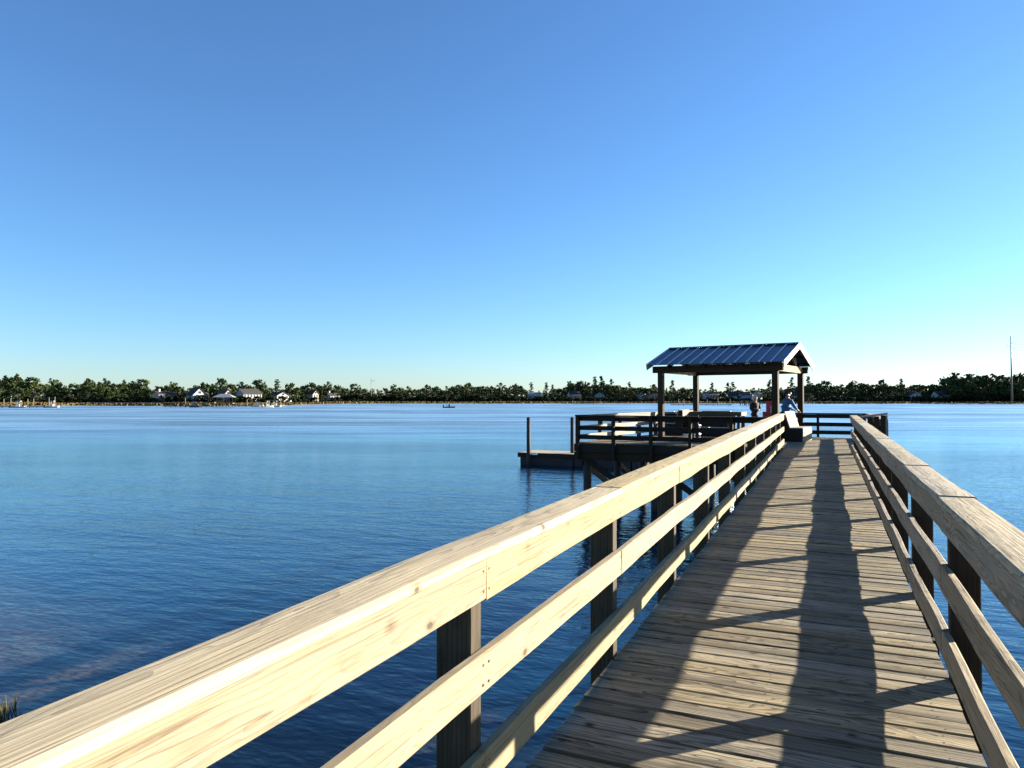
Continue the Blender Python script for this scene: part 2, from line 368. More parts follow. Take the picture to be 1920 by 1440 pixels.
# ---------------------------------------------------------------- boardwalk
SL = 0.0055; Y1 = 21.55                      # the walk climbs a little towards the platform
XL, XR = -1.15, 0.592                        # deck edges
FL, FR = -1.124, 0.553                       # inner faces of the rails
def zw(y): return SL * (y - Y1)
walk = tag(empty('boardwalk', (0, 0, 0)), 'weathered timber boardwalk leading out to the roofed platform', 'boardwalk', kind='structure')
r = random.Random(3)
y = -5.0; k = 0; screws = []
while y < Y1 - .02:
    wd = .1285 + r.uniform(-.002, .002)
    j = r.uniform(-.005, .005); z = zw(y) - .019 + r.uniform(-.003, .003)
    o = board('plank', (XL + j, y + wd / 2 + r.uniform(-.003, .003), z), (XR + j * .6 + r.uniform(-.008, .008), y + wd / 2, z), .1385, .038, M['deck'], walk, seg=6, wob=.0012, variant=k % 9, c=.006) \
        if False else obj('plank', board_mesh(XR - XL, .1285, .038, M['deck'], .004, 6, .0012, k % 12), None, walk,
            Matrix.Translation(((XL + XR) / 2 + j, y + wd / 2, z)) @ Matrix.Rotation(r.uniform(-.0035, .0035), 4, 'Z') @ Matrix.Rotation(r.uniform(-.02, .02), 4, 'X'))
    if y > .5 and y < 12:
        for x in (-1.03, -.29, .47):
            for d in (-.04, .04): screws.append((x + r.uniform(-.015, .015), y + wd / 2 + d + r.uniform(-.008, .008), z + .0205))
    y += wd + .0135 + r.uniform(0, .009); k += 1
v, f = [], []
for (x, yy, z) in screws:
    i = len(v); v += [(x + .0045 * math.cos(a), yy + .0045 * math.sin(a), z) for a in [q * math.pi / 3 for q in range(6)]]; f.append(tuple(range(i, i + 6)))
tag(obj('deck_screws', mesh('deck_screws', v, f, M['screw']), None, walk), kind='stuff')
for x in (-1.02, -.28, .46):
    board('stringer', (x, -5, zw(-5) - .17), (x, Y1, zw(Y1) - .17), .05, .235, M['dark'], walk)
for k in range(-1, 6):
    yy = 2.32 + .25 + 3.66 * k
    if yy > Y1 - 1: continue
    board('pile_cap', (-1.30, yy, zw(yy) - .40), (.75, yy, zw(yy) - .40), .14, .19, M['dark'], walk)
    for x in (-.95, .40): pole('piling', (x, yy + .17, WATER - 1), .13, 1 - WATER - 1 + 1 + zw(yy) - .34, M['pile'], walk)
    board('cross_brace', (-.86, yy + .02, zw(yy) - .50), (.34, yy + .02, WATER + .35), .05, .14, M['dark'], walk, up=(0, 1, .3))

# ---------------------------------------------------------------- railings
ZB, ZM, ZT = .125, .475, .805                # undersides of the three rails above the deck
def railing(name, label, p0, p1, side, ys, zf, mats, lab_group=None, top=.985, wob=.0035, zoff=(ZB, ZM, ZT), post_dn=.34, joint=(2, 2), cap=True, capw=.184, start=0, lens=2):
    """railing from p0 to p1 (deck line of the rail's inner face); side = +1 when the posts are to the left of the run.
    ys = distances of the posts along the run; zf(s) = deck height"""
    p0, p1 = Vector((*p0, 0)), Vector((*p1, 0)); d = (p1 - p0).normalized(); Ln = (p1 - p0).length
    nrm = Vector((-d.y, d.x, 0)) * side                      # away from the walk
    rt = tag(empty(name, (p0.x, p0.y, zf(0))), label, 'railing', lab_group)
    inv = Matrix.Translation(-rt.location)
    def P(s, off, z): return p0 + d * s + nrm * off + Vector((0, 0, zf(s) + z)) - rt.location
    mp, mr, mc = mats
    rz = math.atan2(d.y, d.x)
    for i, s in enumerate(ys):
        q = P(s, .038 + .07, 0)
        post('post', q.x, q.y, q.z - post_dn, q.z + top - .040, .09, .14, mp, rt, rz, i % 3)
    def cuts(ph):
        c = [0.0] + [s for i, s in enumerate(ys) if (i + ph) % lens == 0 and .6 < s < Ln - .6] + [Ln]
        return c
    vr = 0
    for ph, z, hgt in ((1, zoff[0], .14), (0, zoff[1], .14), (1, zoff[2], .142)):
        c = cuts(ph)
        for a, b in zip(c, c[1:]):
            vr += 1
            board('rail_board', P(a + .002, .019, z + hgt / 2), P(b - .002, .019, z + hgt / 2), .038, hgt, mr, rt, seg=max(2, int((b - a) * 4)), wob=wob, variant=vr % 7)
    bv, bf = [], []
    for s in ys:
        for z, hgt in ((zoff[0], .14), (zoff[1], .14), (zoff[2], .142)):
            for dz in (.035, hgt - .035):
                for ds in (-.022, .022):
                    q = P(s + ds, -.0045, z + dz); i = len(bv)
                    bv += [q + d * (.006 * math.cos(a)) + Vector((0, 0, .006 * math.sin(a))) for a in [k * math.pi / 3 for k in range(6)]]; bf.append(tuple(range(i, i + 6)) if side > 0 else tuple(range(i, i + 6))[::-1])
    tag(obj('nail_heads', mesh('nail_heads', bv, bf, M['screw']), None, rt), kind='stuff')
    if cap:
        c = cuts(0)
        for a, b in zip(c, c[1:]):
            vr += 1
            board('cap_board', P(a + .002, .077, top - .019), P(b - .002, .077, top - .019), capw, .040, mc, rt, seg=max(2, int((b - a) * 4)), wob=wob * .7, variant=vr % 7, c=.010)
    return rt
lp = [2.30 + 1.83 * k + 4.0 for k in range(-3, 11)]
railing('railing', 'sunlit pale pine railing running up the left of the boardwalk', (FL, -4), (FL, 21.75), 1, [s for s in lp if s < 25.7],
        lambda s: zw(s - 4), (M['post_t'], M['new'], M['cap']), lens=2)
rp = [4.46 + 1.83 * k + 4.0 for k in range(-4, 9)]
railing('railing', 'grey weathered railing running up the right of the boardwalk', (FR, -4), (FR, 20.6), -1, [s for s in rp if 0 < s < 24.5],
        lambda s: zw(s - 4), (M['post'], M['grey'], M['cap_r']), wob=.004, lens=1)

# ---------------------------------------------------------------- end platform
plat = tag(empty('platform', (-3.0, 25.0, 0)), 'timber platform at the end of the boardwalk', 'platform', kind='structure')
PO = Vector((-3.0, 25.0, 0))
A, B, Cc, Dd, Ee, Ff = (-7.45, 21.86), (-1.16, 21.62), (.592, 21.62), (1.33, 20.62), (1.33, 28.4), (-6.17, 28.4)
def xl(y): return -7.45 + (y - 21.86) / (28.4 - 21.86) * 1.28
r = random.Random(21); y = 20.66; k = 0
while y < 28.4:
    x0 = (xl(y) if y > 21.75 else (-1.16 if y > 21.6 else .60)); x1 = 1.33
    n = max(1, round((x1 - x0) / 3.0)); cutx = [x0] + [x0 + (x1 - x0) * (i + r.uniform(-.25, .25)) / n for i in range(1, n)] + [x1]
    for a, b in zip(cutx, cutx[1:]):
        z = -.019 + r.uniform(-.002, .002)
        board('plank', Vector((a + .002, y + .07, z)) - PO, Vector((b - .002, y + .07, z)) - PO, .138, .038, M['deck'], plat)
    y += .150; k += 1
def rim(p, q, z, h, t=.045, name='rim_board', m='dark', out=0.0):
    board(name, Vector((*p, z)) - PO, Vector((*q, z)) - PO, t, h, M[m], plat)
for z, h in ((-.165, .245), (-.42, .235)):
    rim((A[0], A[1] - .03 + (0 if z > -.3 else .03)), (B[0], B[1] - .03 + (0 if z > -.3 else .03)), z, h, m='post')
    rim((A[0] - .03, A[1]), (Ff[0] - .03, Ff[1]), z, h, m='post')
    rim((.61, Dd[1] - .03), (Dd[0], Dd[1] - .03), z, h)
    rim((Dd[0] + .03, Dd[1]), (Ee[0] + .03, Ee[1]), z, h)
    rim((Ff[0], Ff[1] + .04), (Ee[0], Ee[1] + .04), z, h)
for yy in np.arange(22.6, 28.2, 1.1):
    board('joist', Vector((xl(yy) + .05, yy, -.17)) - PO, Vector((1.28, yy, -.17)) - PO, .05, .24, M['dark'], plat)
piles = []
for yy in (22.15, 24.3, 26.3, 28.15):
    for fx in (0, .27, .52, .76, 1.0):
        x = xl(yy) + .25 + (1.05 - xl(yy) - .25) * fx
        pole('piling', Vector((x, yy, WATER - 1)) - PO, .135, 1 - WATER - .55, M['pile'], plat); piles.append((x, yy))
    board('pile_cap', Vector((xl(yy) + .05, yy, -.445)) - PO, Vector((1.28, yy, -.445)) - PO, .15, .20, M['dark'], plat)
for i in range(3):
    y0, y1 = (22.15, 24.3, 26.3, 28.15)[i:i + 2]
    board('cross_brace', Vector((xl(y0) + .11, y0 - .1, -.62)) - PO, Vector((xl(y1) + .11, y1 + .1, -1.75)) - PO, .05, .19, M['post'], plat, up=(0, .5, 1))
    board('cross_brace', Vector((xl(22.15) + .4 + 2.0 * i, 22.02, -.62)) - PO, Vector((xl(22.15) + 2.1 + 2.0 * i, 22.02, -1.8)) - PO, .05, .19, M['dark'], plat, up=(.5, 0, 1))

# platform railings, each run a thing
flat = lambda s: 0.0
PZ = dict(top=.885, zoff=(.11, .40, .70), wob=.002)
rp_ = lambda L, n: [.07 + (L - .14) * i / n for i in range(n + 1)]
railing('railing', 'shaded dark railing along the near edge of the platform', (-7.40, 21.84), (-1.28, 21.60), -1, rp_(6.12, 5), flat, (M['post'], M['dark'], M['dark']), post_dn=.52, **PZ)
railing('railing', 'bright sunlit railing closing the left side of the platform', (-7.36, 22.02), (-6.12, 28.2), 1, rp_(6.3, 4), flat, (M['post_t'], M['seat'], M['seat']), post_dn=.34, **PZ)  # paler than the other runs: sunlight on it put into the timber colour
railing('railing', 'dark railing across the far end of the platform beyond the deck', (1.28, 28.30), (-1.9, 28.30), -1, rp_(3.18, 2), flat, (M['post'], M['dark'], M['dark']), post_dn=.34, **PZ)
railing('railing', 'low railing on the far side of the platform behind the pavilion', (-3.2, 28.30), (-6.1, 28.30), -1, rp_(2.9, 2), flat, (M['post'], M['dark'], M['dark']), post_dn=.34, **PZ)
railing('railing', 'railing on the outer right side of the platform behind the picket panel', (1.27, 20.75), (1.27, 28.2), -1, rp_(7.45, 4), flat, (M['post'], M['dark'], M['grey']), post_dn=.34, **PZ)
pk = tag(empty('picket_panel', (.70, 20.62, 0)), 'panel of upright dark boards where the right railing turns outward', 'panel')
for i in range(5):
    x = .02 + i * .150
    post('picket', x, 0, -.10, .87 + .028 * i, .112, .038, M['post'], pk, 0, i % 3)
board('cap_board', (-.16, 0, .895), (.72, 0, 1.03), .16, .05, M['seat'], pk)  # pale cap: the sunlight along its top is put into the colour
board('back_rail', (-.06, .045, .25), (.66, .045, .25), .05, .09, M['dark'], pk)
post('corner_post', .70, .09, -.30, .985, .05, .09, M['seat'], pk)

# ---------------------------------------------------------------- pavilion
PX, PY, PA = -3.177, 26.953, -.187
pav = tag(empty('pavilion', (PX, PY, 0), PA), 'open timber pavilion with standing seam metal gable roof reflecting blue sky', 'pavilion')
hx, hy = 1.995, 1.768; ox, oy = .364, .40
ZE, RISE, ZBM = 2.62, .72, 2.335
for sx in (-1, 1):
    for sy in (-1, 1):
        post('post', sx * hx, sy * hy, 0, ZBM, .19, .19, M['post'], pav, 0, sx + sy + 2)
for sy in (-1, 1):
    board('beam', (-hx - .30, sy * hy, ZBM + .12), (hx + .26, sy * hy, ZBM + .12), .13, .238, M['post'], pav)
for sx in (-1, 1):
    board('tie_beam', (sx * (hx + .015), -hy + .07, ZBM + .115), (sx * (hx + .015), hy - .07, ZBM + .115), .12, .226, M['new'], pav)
tot = hy + oy; slope = math.atan2(RISE, tot)
M['metal'] = plain('sky_tinted_roof_metal', (.032, .062, .115), .36, .85, .06, 1.2)  # blue of the reflected sky put into the metal's base colour
M['rib'] = plain('roof_seam', (.50, .54, .60), .45, .2, .05, 1.0)  # paler than the panels: sunlight on the ribs put into their colour
M['trim'] = plain('pale_trim', (.27, .245, .205), .7, 0, .05, 1.5)
nP = 12; Wr = 2 * (hx + ox); pw = Wr / nP
for sy in (-1, 1):
    for i in range(nP):
        x = -Wr / 2 + pw * (i + .5)
        p0 = Vector((x, sy * tot, ZE - .012)); p1 = Vector((x, sy * .006, ZE + RISE - .012))
        o = board('roof_panel', p0, p1, pw - .004, .012, M['metal'], pav)
        if i < nP - 1:
            up = Vector((0, sy * math.sin(slope), math.cos(slope)))
            q0 = p0 + Vector((pw / 2, 0, 0)) + up * .024; q1 = p1 + Vector((pw / 2, 0, 0)) + up * .024
            Mi = frame(p0, p1).inverted()
            board('seam', Mi @ q0, Mi @ q1, .026, .046, M['rib'], o, up=(0, 0, 1))
    for i in range(8):
        x = -Wr / 2 + .10 + (Wr - .2) * i / 7
        if i in (0, 7): continue
        board('rafter', (x, sy * (tot - .06), ZE - .115), (x, sy * .03, ZE + RISE - .115), .04, .14, M['post'], pav)
    for s in (-1, 1):
        board('rake_board', (s * (Wr / 2 + .006), sy * (tot + .015), ZE - .105), (s * (Wr / 2 + .006), sy * .002, ZE + RISE - .105), .03, .17, M['trim'], pav)
        board('rake_flashing', (s * (Wr / 2 + .012), sy * (tot + .02), ZE + .006), (s * (Wr / 2 + .012), sy * .002, ZE + RISE + .006), .045, .05, M['rib'], pav)
        board('strut', (s * (hx + .015), sy * .95, ZBM + .23), (s * (hx + .015), sy * .12, ZE + RISE - .2), .05, .10, M['post_t'], pav)
        post('stud', s * (hx + .015), sy * .95, ZBM + .23, ZE + .27, .05, .07, M['new'], pav)
    for t in (.12, .4, .68, .94):
        board('purlin', (-Wr / 2 + .03, sy * tot * (1 - t), ZE + RISE * t - .034), (Wr / 2 - .03, sy * tot * (1 - t), ZE + RISE * t - .034), .09, .03, M['post'], pav, up=(0, sy * math.sin(slope), math.cos(slope)))
board('ridge_board', (-Wr / 2 + .05, 0, ZE + RISE - .15), (Wr / 2 - .05, 0, ZE + RISE - .15), .04, .19, M['post'], pav)
board('ridge_cap', (-Wr / 2, 0, ZE + RISE + .012), (Wr / 2, 0, ZE + RISE + .012), .22, .03, M['metal'], pav)
PM = Matrix.Translation((PX, PY, 0)) @ Matrix.Rotation(PA, 4, 'Z')

# ---------------------------------------------------------------- benches
def bench(label, a_front, b0, b1, s):
    """slant-backed box bench in the pavilion's frame; s = +1 faces +x"""
    loc = PM @ Vector((a_front, (b0 + b1) / 2, 0)); L = b1 - b0
    t = tag(empty('bench', loc, PA + (0 if s > 0 else math.pi)), label, 'bench')
    for sy in (-1, 1):
        y = sy * (L / 2 - .025)
        bm = bmesh.new(); pts = [(-.02, 0), (-.02, .43), (-.42, .43), (-.58, .97), (-.72, .97), (-.72, 0)]
        v0 = [bm.verts.new((x, y - .022, z)) for x, z in pts]; v1 = [bm.verts.new((x, y + .022, z)) for x, z in pts]
        bm.faces.new(v0); bm.faces.new(v1[::-1])
        for i in range(6): bm.faces.new((v0[i], v1[i], v1[(i + 1) % 6], v0[(i + 1) % 6]))
        bmesh.ops.recalc_face_normals(bm, faces=bm.faces)
        me = bpy.data.meshes.new('side_panel'); bm.to_mesh(me); bm.free(); obj('side_panel', me, M['post'], t)
    for i in range(3):
        p = Vector((-.405, 0, .445)) + (Vector((-.575, 0, .985)) - Vector((-.405, 0, .445))) * ((i + .5) / 3)
        board('back_slat', p + Vector((0, -L / 2, 0)), p + Vector((0, L / 2, 0)), .182, .036, M['seat'], t, up=(.954, 0, .30))
    for i in range(3):
        board('seat_slat', (-.06 - .135 * i, -L / 2, .449), (-.06 - .135 * i, L / 2, .449), .128, .036, M['seat'], t)
    for i in range(3):
        board('front_board', (-.001, -L / 2, .36 - .142 * i), (-.001, L / 2, .36 - .142 * i), .036, .136, M['seat'] if i < 2 else M['grey'], t)
    board('rear_board', (-.70, -L / 2 + .05, .80), (-.70, L / 2 - .05, .80), .03, .3, M['seat'], t)
    return t
bench('bleached slat-backed bench in full sun at the top of the boardwalk', 2.79, -1.56, -.30, 1)
bench('shaded bench facing the water behind the left pavilion posts', -2.70, .25, 1.45, -1)

# ---------------------------------------------------------------- table, red box
ft = tag(empty('cleaning_table', (-3.30, 23.47, 0), PA), 'dark timber cleaning table with boxed-in base under the pavilion eave', 'table')
board('table_top', (-.825, .29, .93), (.825, .29, .93), .62, .12, M['post_t'], ft)
board('end_board', (.843, 0.0, .93), (.843, .58, .93), .03, .125, M['seat'], ft)  # pale end face: sunlight on this side of the table painted in
board('cutting_board', (-.43, .25, 1.005), (.40, .25, 1.005), .40, .028, plain('cutting_board', (.16, .17, .16), .6), ft)
for x in (-.77, .75):
    for yy in (.07, .52): post('leg', x, yy, 0, .868, .09, .09, M['post_t'], ft)
for i in range(5):
    board('cabinet_board', (-.47, .06, .09 + .16 * i), (.38, .06, .09 + .16 * i), .03, .155, M['dark'], ft)
    for x in (-.46, .37): board('cabinet_side', (x, .08, .09 + .16 * i), (x, .53, .09 + .16 * i), .025, .155, M['post_t'], ft)
rb = tag(empty('red_box', (-1.83, 26.3, 0), PA), 'red box with white marks on a post beside the near pavilion post', 'box')
M['red'] = plain('red_paint', (.30, .006, .012), .45)
bm = bmesh.new(); box_bm(bm, (0.02, 0, 1.04), (.24, .20, .58)); bmesh.ops.bevel(bm, geom=bm.edges[:], offset=.012, segments=1, affect='EDGES')
me = bpy.data.meshes.new('case'); bm.to_mesh(me); bm.free(); obj('case', me, M['red'], rb)
bm = bmesh.new(); box_bm(bm, (-.16, 0, .855), (.12, .18, .21)); bmesh.ops.bevel(bm, geom=bm.edges[:], offset=.008, segments=1, affect='EDGES')
me = bpy.data.meshes.new('drawer'); bm.to_mesh(me); bm.free(); obj('drawer', me, M['red'], rb)
post('support', .02, .06, 0, .76, .09, .09, M['post'], rb)
bm = bmesh.new()
for i in range(7): box_bm(bm, (.065 + (.004 if i % 2 else 0), -.1015, .93 + .036 * i), (.045 - (.012 if i % 3 == 1 else 0), .003, .022))
me = bpy.data.meshes.new('white_mark'); bm.to_mesh(me); bm.free(); tag(obj('white_mark', me, plain('white_print', (.42, .40, .39), .6), rb), 'column of small white marks', kind='stuff')

# ---------------------------------------------------------------- floating dock and gangway
M['float'] = plain('dock_float', (.02, .02, .022), .8, 0, .3)
M['alu'] = plain('aluminium', (.62, .64, .66), .4, .7, .05)
fd = tag(empty('floating_dock', (-15.0, 34.7, WATER)), 'low dark floating dock lying left of the platform', 'dock')
for i in range(4):
    bm = bmesh.new(); box_bm(bm, (1.55 + 3.02 * i, 1.0, .16), (2.96, 1.9, .62))
    me = bpy.data.meshes.new('float'); bm.to_mesh(me); bm.free(); obj('float', me, M['float'], fd)
for i in range(60):
    board('plank', (.1 + .2 * i, 0, .635), (.1 + .2 * i, 2.0, .635), .19, .04, M['seat'], fd)
for yy in (-.03, 2.03): board('edge_board', (0, yy, .53), (12.06, yy, .53), .05, .24, M['dark'], fd)
board('edge_board', (-.03, -.02, .53), (-.03, 2.02, .53), .05, .24, M['dark'], fd)
for x in (.9, 4.35): 
    board('pile_hoop', (x - .22, -.16, .60), (x + .22, -.16, .60), .05, .06, M['alu'], fd)
for px, lab in ((991, 'slim piling standing at the left end of the floating dock'), (1073, 'dark piling behind the left corner of the platform')):
    D = 37.3; p = at(px, D, WATER - 1)
    pl = tag(empty('dock_piling', (p.x, p.y, WATER)), lab, 'piling')
    pole('shaft', (0, 0, -1), .115, zat(783, D) - WATER + 1, M['pile'], pl, .10, 12)
    pole('pile_top', (0, 0, zat(783, D) - WATER), .105, .03, M['dark'], pl, .02, 12)
gw = tag(empty('gangway', (-5.6, 28.5, 0)), 'pale metal gangway sloping down from the back of the platform', 'gangway')
g0, g1 = Vector((0, 0, -.02)), Vector((1.7, 5.9, -1.35)); gd = (g1 - g0).normalized(); gs = Vector((gd.y, -gd.x, 0)).normalized()
board('walkway', g0 + gs * .5, g1 + gs * .5, .95, .06, M['alu'], gw)
for s in (0, 1.0):
    for h in (.45, .9): board('handrail', g0 + gs * s + Vector((0, 0, h)), g1 + gs * s + Vector((0, 0, h)), .05, .05, M['alu'], gw)
    for i in range(6):
        q = g0 + (g1 - g0) * (i / 5) + gs * s
        board('baluster', q, q + Vector((0, 0, .9)), .04, .04, M['alu'], gw, up=(0, 1, 0))

# ---------------------------------------------------------------- people
def skin(name, V, E_, rad, mat, parent, root=0, sub=1):
    me = bpy.data.meshes.new(name); me.from_pydata(V, E_, []); o = bpy.data.objects.new(name, me); COL.objects.link(o)
    m = o.modifiers.new('skin', 'SKIN'); m.use_smooth_shade = True
    sv = me.skin_vertices[0].data
    for i, q in enumerate(rad):
        sv[i].radius = (q, q) if not isinstance(q, tuple) else q
        sv[i].use_root = i == root
    o.modifiers.new('sub', 'SUBSURF').levels = sub
    bpy.context.view_layer.update()
    ev = o.evaluated_get(bpy.context.evaluated_depsgraph_get()); nm = bpy.data.meshes.new_from_object(ev)
    bpy.data.objects.remove(o); nm.name = name
    nm.materials.clear(); nm.polygons.foreach_set('use_smooth', [True] * len(nm.polygons))
    return obj(name, nm, mat, parent)
def person(label, loc, rz, H, shirt, trousers, hair, lean, arms, legs, hairlen):
    """local: faces +x, y to the left; arms / legs give the joints of left and right limbs"""
    k = H / 1.75
    t = tag(empty('person', loc, rz), label, 'person'); t.scale = (k, k, k)
    M['skinm'] = M.get('skinm') or plain('skin', (.27, .16, .11), .6)
    hipz = .92
    def up(z, dx=0, dy=0): return (lean * (z - hipz) + dx, dy, z)
    V = [up(.95), up(1.12), up(1.30), up(1.43), up(1.50), up(1.56, .012), up(1.62, .022), up(1.70, .012), up(1.745, .0)]
    rad = [.085, .085, .09, .075, .05, .058, (.083, .096), (.078, .092), .045]
    E_ = [(i, i + 1) for i in range(8)]
    def add(p, q, r):
        V.append(p); rad.append(r); E_.append((q, len(V) - 1)); return len(V) - 1
    add(up(1.63, .125), 6, .016)                                       # nose
    for s in (-1, 1): add(up(1.63, .01, s * .098), 6, .014)             # ears
    ends = []
    for s, (el, ha) in zip((1, -1), arms):
        sh = add(up(1.42, 0, s * .17), 3, .045); e = add(el, sh, .036); w_ = add(tuple(np.array(el) * .12 + np.array(ha) * .88), e, .030)
        p = add(ha, w_, (.038, .022)); d = (np.array(ha) - np.array(el)); d = d / np.linalg.norm(d)
        side = np.cross(d, (0, 0, 1)); side = side / (np.linalg.norm(side) + 1e-6)
        for j in range(4):
            b = np.array(ha) + d * .045 + side * (j - 1.5) * .021; f1 = add(tuple(b), p, .010)
            f2 = add(tuple(b + d * (.034 + .006 * (j in (1, 2)))), f1, .009); add(tuple(b + d * .055 + np.array((0, 0, -.022))), f2, .008)
        th = add(tuple(np.array(ha) + side * .05 + d * .005), p, .011); add(tuple(np.array(ha) + side * .062 + d * .04), th, .010)
    for s, (kn, an) in zip((1, -1), legs):
        hp = add((0, s * .09, .90), 0, .06); kk = add(kn, hp, .05); aa = add(an, kk, .042)
        add((an[0] + .16, an[1], .035), aa, (.045, .033))
    skin('body', V, E_, rad, M['skinm'], t)
    # clothing over the body: a little fuller along the same lines
    V2 = [up(.86), up(1.0), up(1.14), up(1.30), up(1.43), up(1.475)]; r2 = [(.15, .15), (.145, .145), (.142, .142), (.155, .155), (.13, .13), .07]
    E2 = [(i, i + 1) for i in range(5)]
    for s, (el, ha) in zip((1, -1), arms):
        V2.append(up(1.42, 0, s * .175)); r2.append(.072); E2.append((4, len(V2) - 1))
        V2.append(el); r2.append(.058); E2.append((len(V2) - 2, len(V2) - 1))
        V2.append(tuple(np.array(el) * .3 + np.array(ha) * .7)); r2.append(.046); E2.append((len(V2) - 2, len(V2) - 1))
    skin('shirt', V2, E2, r2, shirt, t, 1)
    V3 = [(0, 0, .97), (0, 0, .90)]; r3 = [(.15, .118), (.145, .115)]; E3 = [(0, 1)]
    for s, (kn, an) in zip((1, -1), legs):
        V3 += [(0, s * .092, .84), kn, (an[0], an[1], .10)]; r3 += [.098, .075, .062]; n = len(V3); E3 += [(1, n - 3), (n - 3, n - 2), (n - 2, n - 1)]
    skin('trousers', V3, E3, r3, trousers, t, 0)
    for s, (kn, an) in zip((1, -1), legs):
        skin('shoe', [(an[0] - .05, an[1], .045), (an[0] + .06, an[1], .05), (an[0] + .19, an[1], .035)], [(0, 1), (1, 2)], [.05, .055, .04], M['dark'], t, 1)
    hv = [up(1.735, -.005), up(1.69, -.03), up(1.62, -.06)] + ([up(1.53, -.085)] if hairlen else [])
    skin('hair', hv, [(i, i + 1) for i in range(len(hv) - 1)], [.075, (.098, .098), (.088, .075)] + ([.05] if hairlen else []), hair, t, 1)
    for s in (-1, 1):
        bm = bmesh.new(); bmesh.ops.create_uvsphere(bm, u_segments=6, v_segments=4, radius=.013, matrix=Matrix.Translation(up(1.655, .098, s * .033)))
        me = bpy.data.meshes.new('eye'); bm.to_mesh(me); bm.free(); obj('eye', me, M['dark'], t)
    return t
legs0 = [((.03, .10, .50), (0, .12, .08)), ((.02, -.10, .50), (-.02, -.12, .08))]
pw_ = at(1415, 28.5)
person('person with white hair in dark clothes standing with folded arms under the pavilion', (pw_.x, pw_.y, 0), YAW - R(75), 1.50,
       plain('dark_jacket', (.012, .012, .016), .8), plain('dark_trousers', (.014, .014, .02), .8), plain('white_hair', (.5, .48, .44), .7), .02,
       [((.05, .27, 1.14), (.21, .06, 1.12)), ((.05, -.27, 1.14), (.22, -.03, 1.17))], legs0, True)
pm_ = PM @ Vector((1.68, .82, 0))
person('person in a blue shirt leaning forward beside the right pavilion posts', pm_, YAW + R(8), 1.70,
       plain('blue_shirt', (.02, .095, .20), .8), plain('grey_trousers', (.10, .11, .13), .8), plain('dark_hair', (.03, .022, .018), .6), .16,
       [((.22, .22, 1.12), (.44, .10, 1.0)), ((.25, -.22, 1.14), (.47, -.10, .99))], legs0, False)

# ---------------------------------------------------------------- trees
def leafy(clumps, n, size, r, flat=.8):
    """leaf sprays: small crooked faces scattered through each clump"""
    v, f = [], []
    for (c, rad) in clumps:
        for _ in range(n):
            d = Vector((r.gauss(0, 1), r.gauss(0, 1), r.gauss(0, flat)))
            if d.length < 1e-3: continue
            d = d.normalized() * rad * r.random() ** .4
            p = Vector(c) + Vector((d.x, d.y, d.z * flat))
            q = Euler((r.uniform(-1.1, 1.1), r.uniform(-1.1, 1.1), r.uniform(0, 6.28))).to_matrix()
            s = size * r.uniform(.55, 1.25); i = len(v)
            v += [p + q @ Vector(x) for x in ((-s, -s * .55, 0), (s * .2, -s * .75, s * .1), (s, .1 * s, 0), (s * .15, s * .7, -s * .12), (-s * .7, s * .45, 0))]
            f.append((i, i + 1, i + 2, i + 3, i + 4))
    return v, f
def oak_shape(seed, H=12.0, W=5.0, low=.16):
    r = random.Random(seed); cl = []
    for _ in range(17):
        a = r.uniform(0, 6.28); z = H * r.uniform(low, .93); t = (z / H - low) / (1 - low)
        w_ = W * (math.sin(math.pi * min(1, .18 + .74 * t)) ** .7) * r.uniform(.25, .95)
        cl.append(((w_ * math.cos(a), w_ * math.sin(a), z), W * r.uniform(.22, .40)))
    cl.append(((r.uniform(-.8, .8), 0, H * .93), W * .24))
    return cl
def pine_shape(seed, H=16.0):
    r = random.Random(seed); cl = []; lo = r.uniform(.28, .46)
    for i in range(24):
        t = lo + (1 - lo) * (i + r.random()) / 24.5; a = r.uniform(0, 6.28); rr = (1.05 - t) / (1.05 - lo)
        w_ = (.5 + 2.3 * rr) * r.uniform(.15, 1.0)
        cl.append(((w_ * math.cos(a), w_ * math.sin(a), H * t * .975), .65 + .75 * rr * r.uniform(.6, 1.2)))
    return cl
def trunk_mesh(cl, H, r0, seed):
    r = random.Random(seed); v, f = [], []
    def limb(p, q, a, b, n=5):
        p, q = Vector(p), Vector(q); Mf = frame(p, q, (1, .2, 0)).to_3x3(); i = len(v)
        for k in range(n): v.append(p + Mf @ Vector((0, a * math.cos(6.283 * k / n), a * math.sin(6.283 * k / n))))
        for k in range(n): v.append(q + Mf @ Vector((0, b * math.cos(6.283 * k / n), b * math.sin(6.283 * k / n))))
        for k in range(n): f.append((i + k, i + (k + 1) % n, i + n + (k + 1) % n, i + n + k))
    limb((0, 0, -.4), (.15, .1, H * .45), r0, r0 * .7); limb((.15, .1, H * .44), (0, 0, H * .93), r0 * .7, r0 * .2)
    for (c, rad) in cl[:9]:
        z0 = max(H * .2, c[2] * .82); limb((.1, .05, z0), c, r0 * .32, r0 * .08, 4)
    return mesh('trunk', v, f, M['bark'])
kinds = {}
for i in range(5):
    cl = oak_shape(100 + i); v, f = leafy(cl, 24, .62, random.Random(i)); kinds[('oak', i)] = (mesh('crown', v, f, M['leaf']), trunk_mesh(cl, 12, .28, i), 12.0, v, f)
for i in range(5):
    cl = pine_shape(200 + i); v, f = leafy(cl, 20, .38, random.Random(50 + i), .75); kinds[('pine', i)] = (mesh('crown', v, f, M['needle']), trunk_mesh(cl, 16, .20, i), 16.0, v, f)
full = [np.array([tuple(p) for p in leafy(oak_shape(400 + i, 12.0, 5.0, .02), 36, .55, random.Random(140 + i))[0]]) for i in range(6)]
bushes = []
for i in range(4):
    cl = oak_shape(300 + i, 6.0, 3.6, .05); bushes.append(leafy(cl, 15, .7, random.Random(80 + i)))
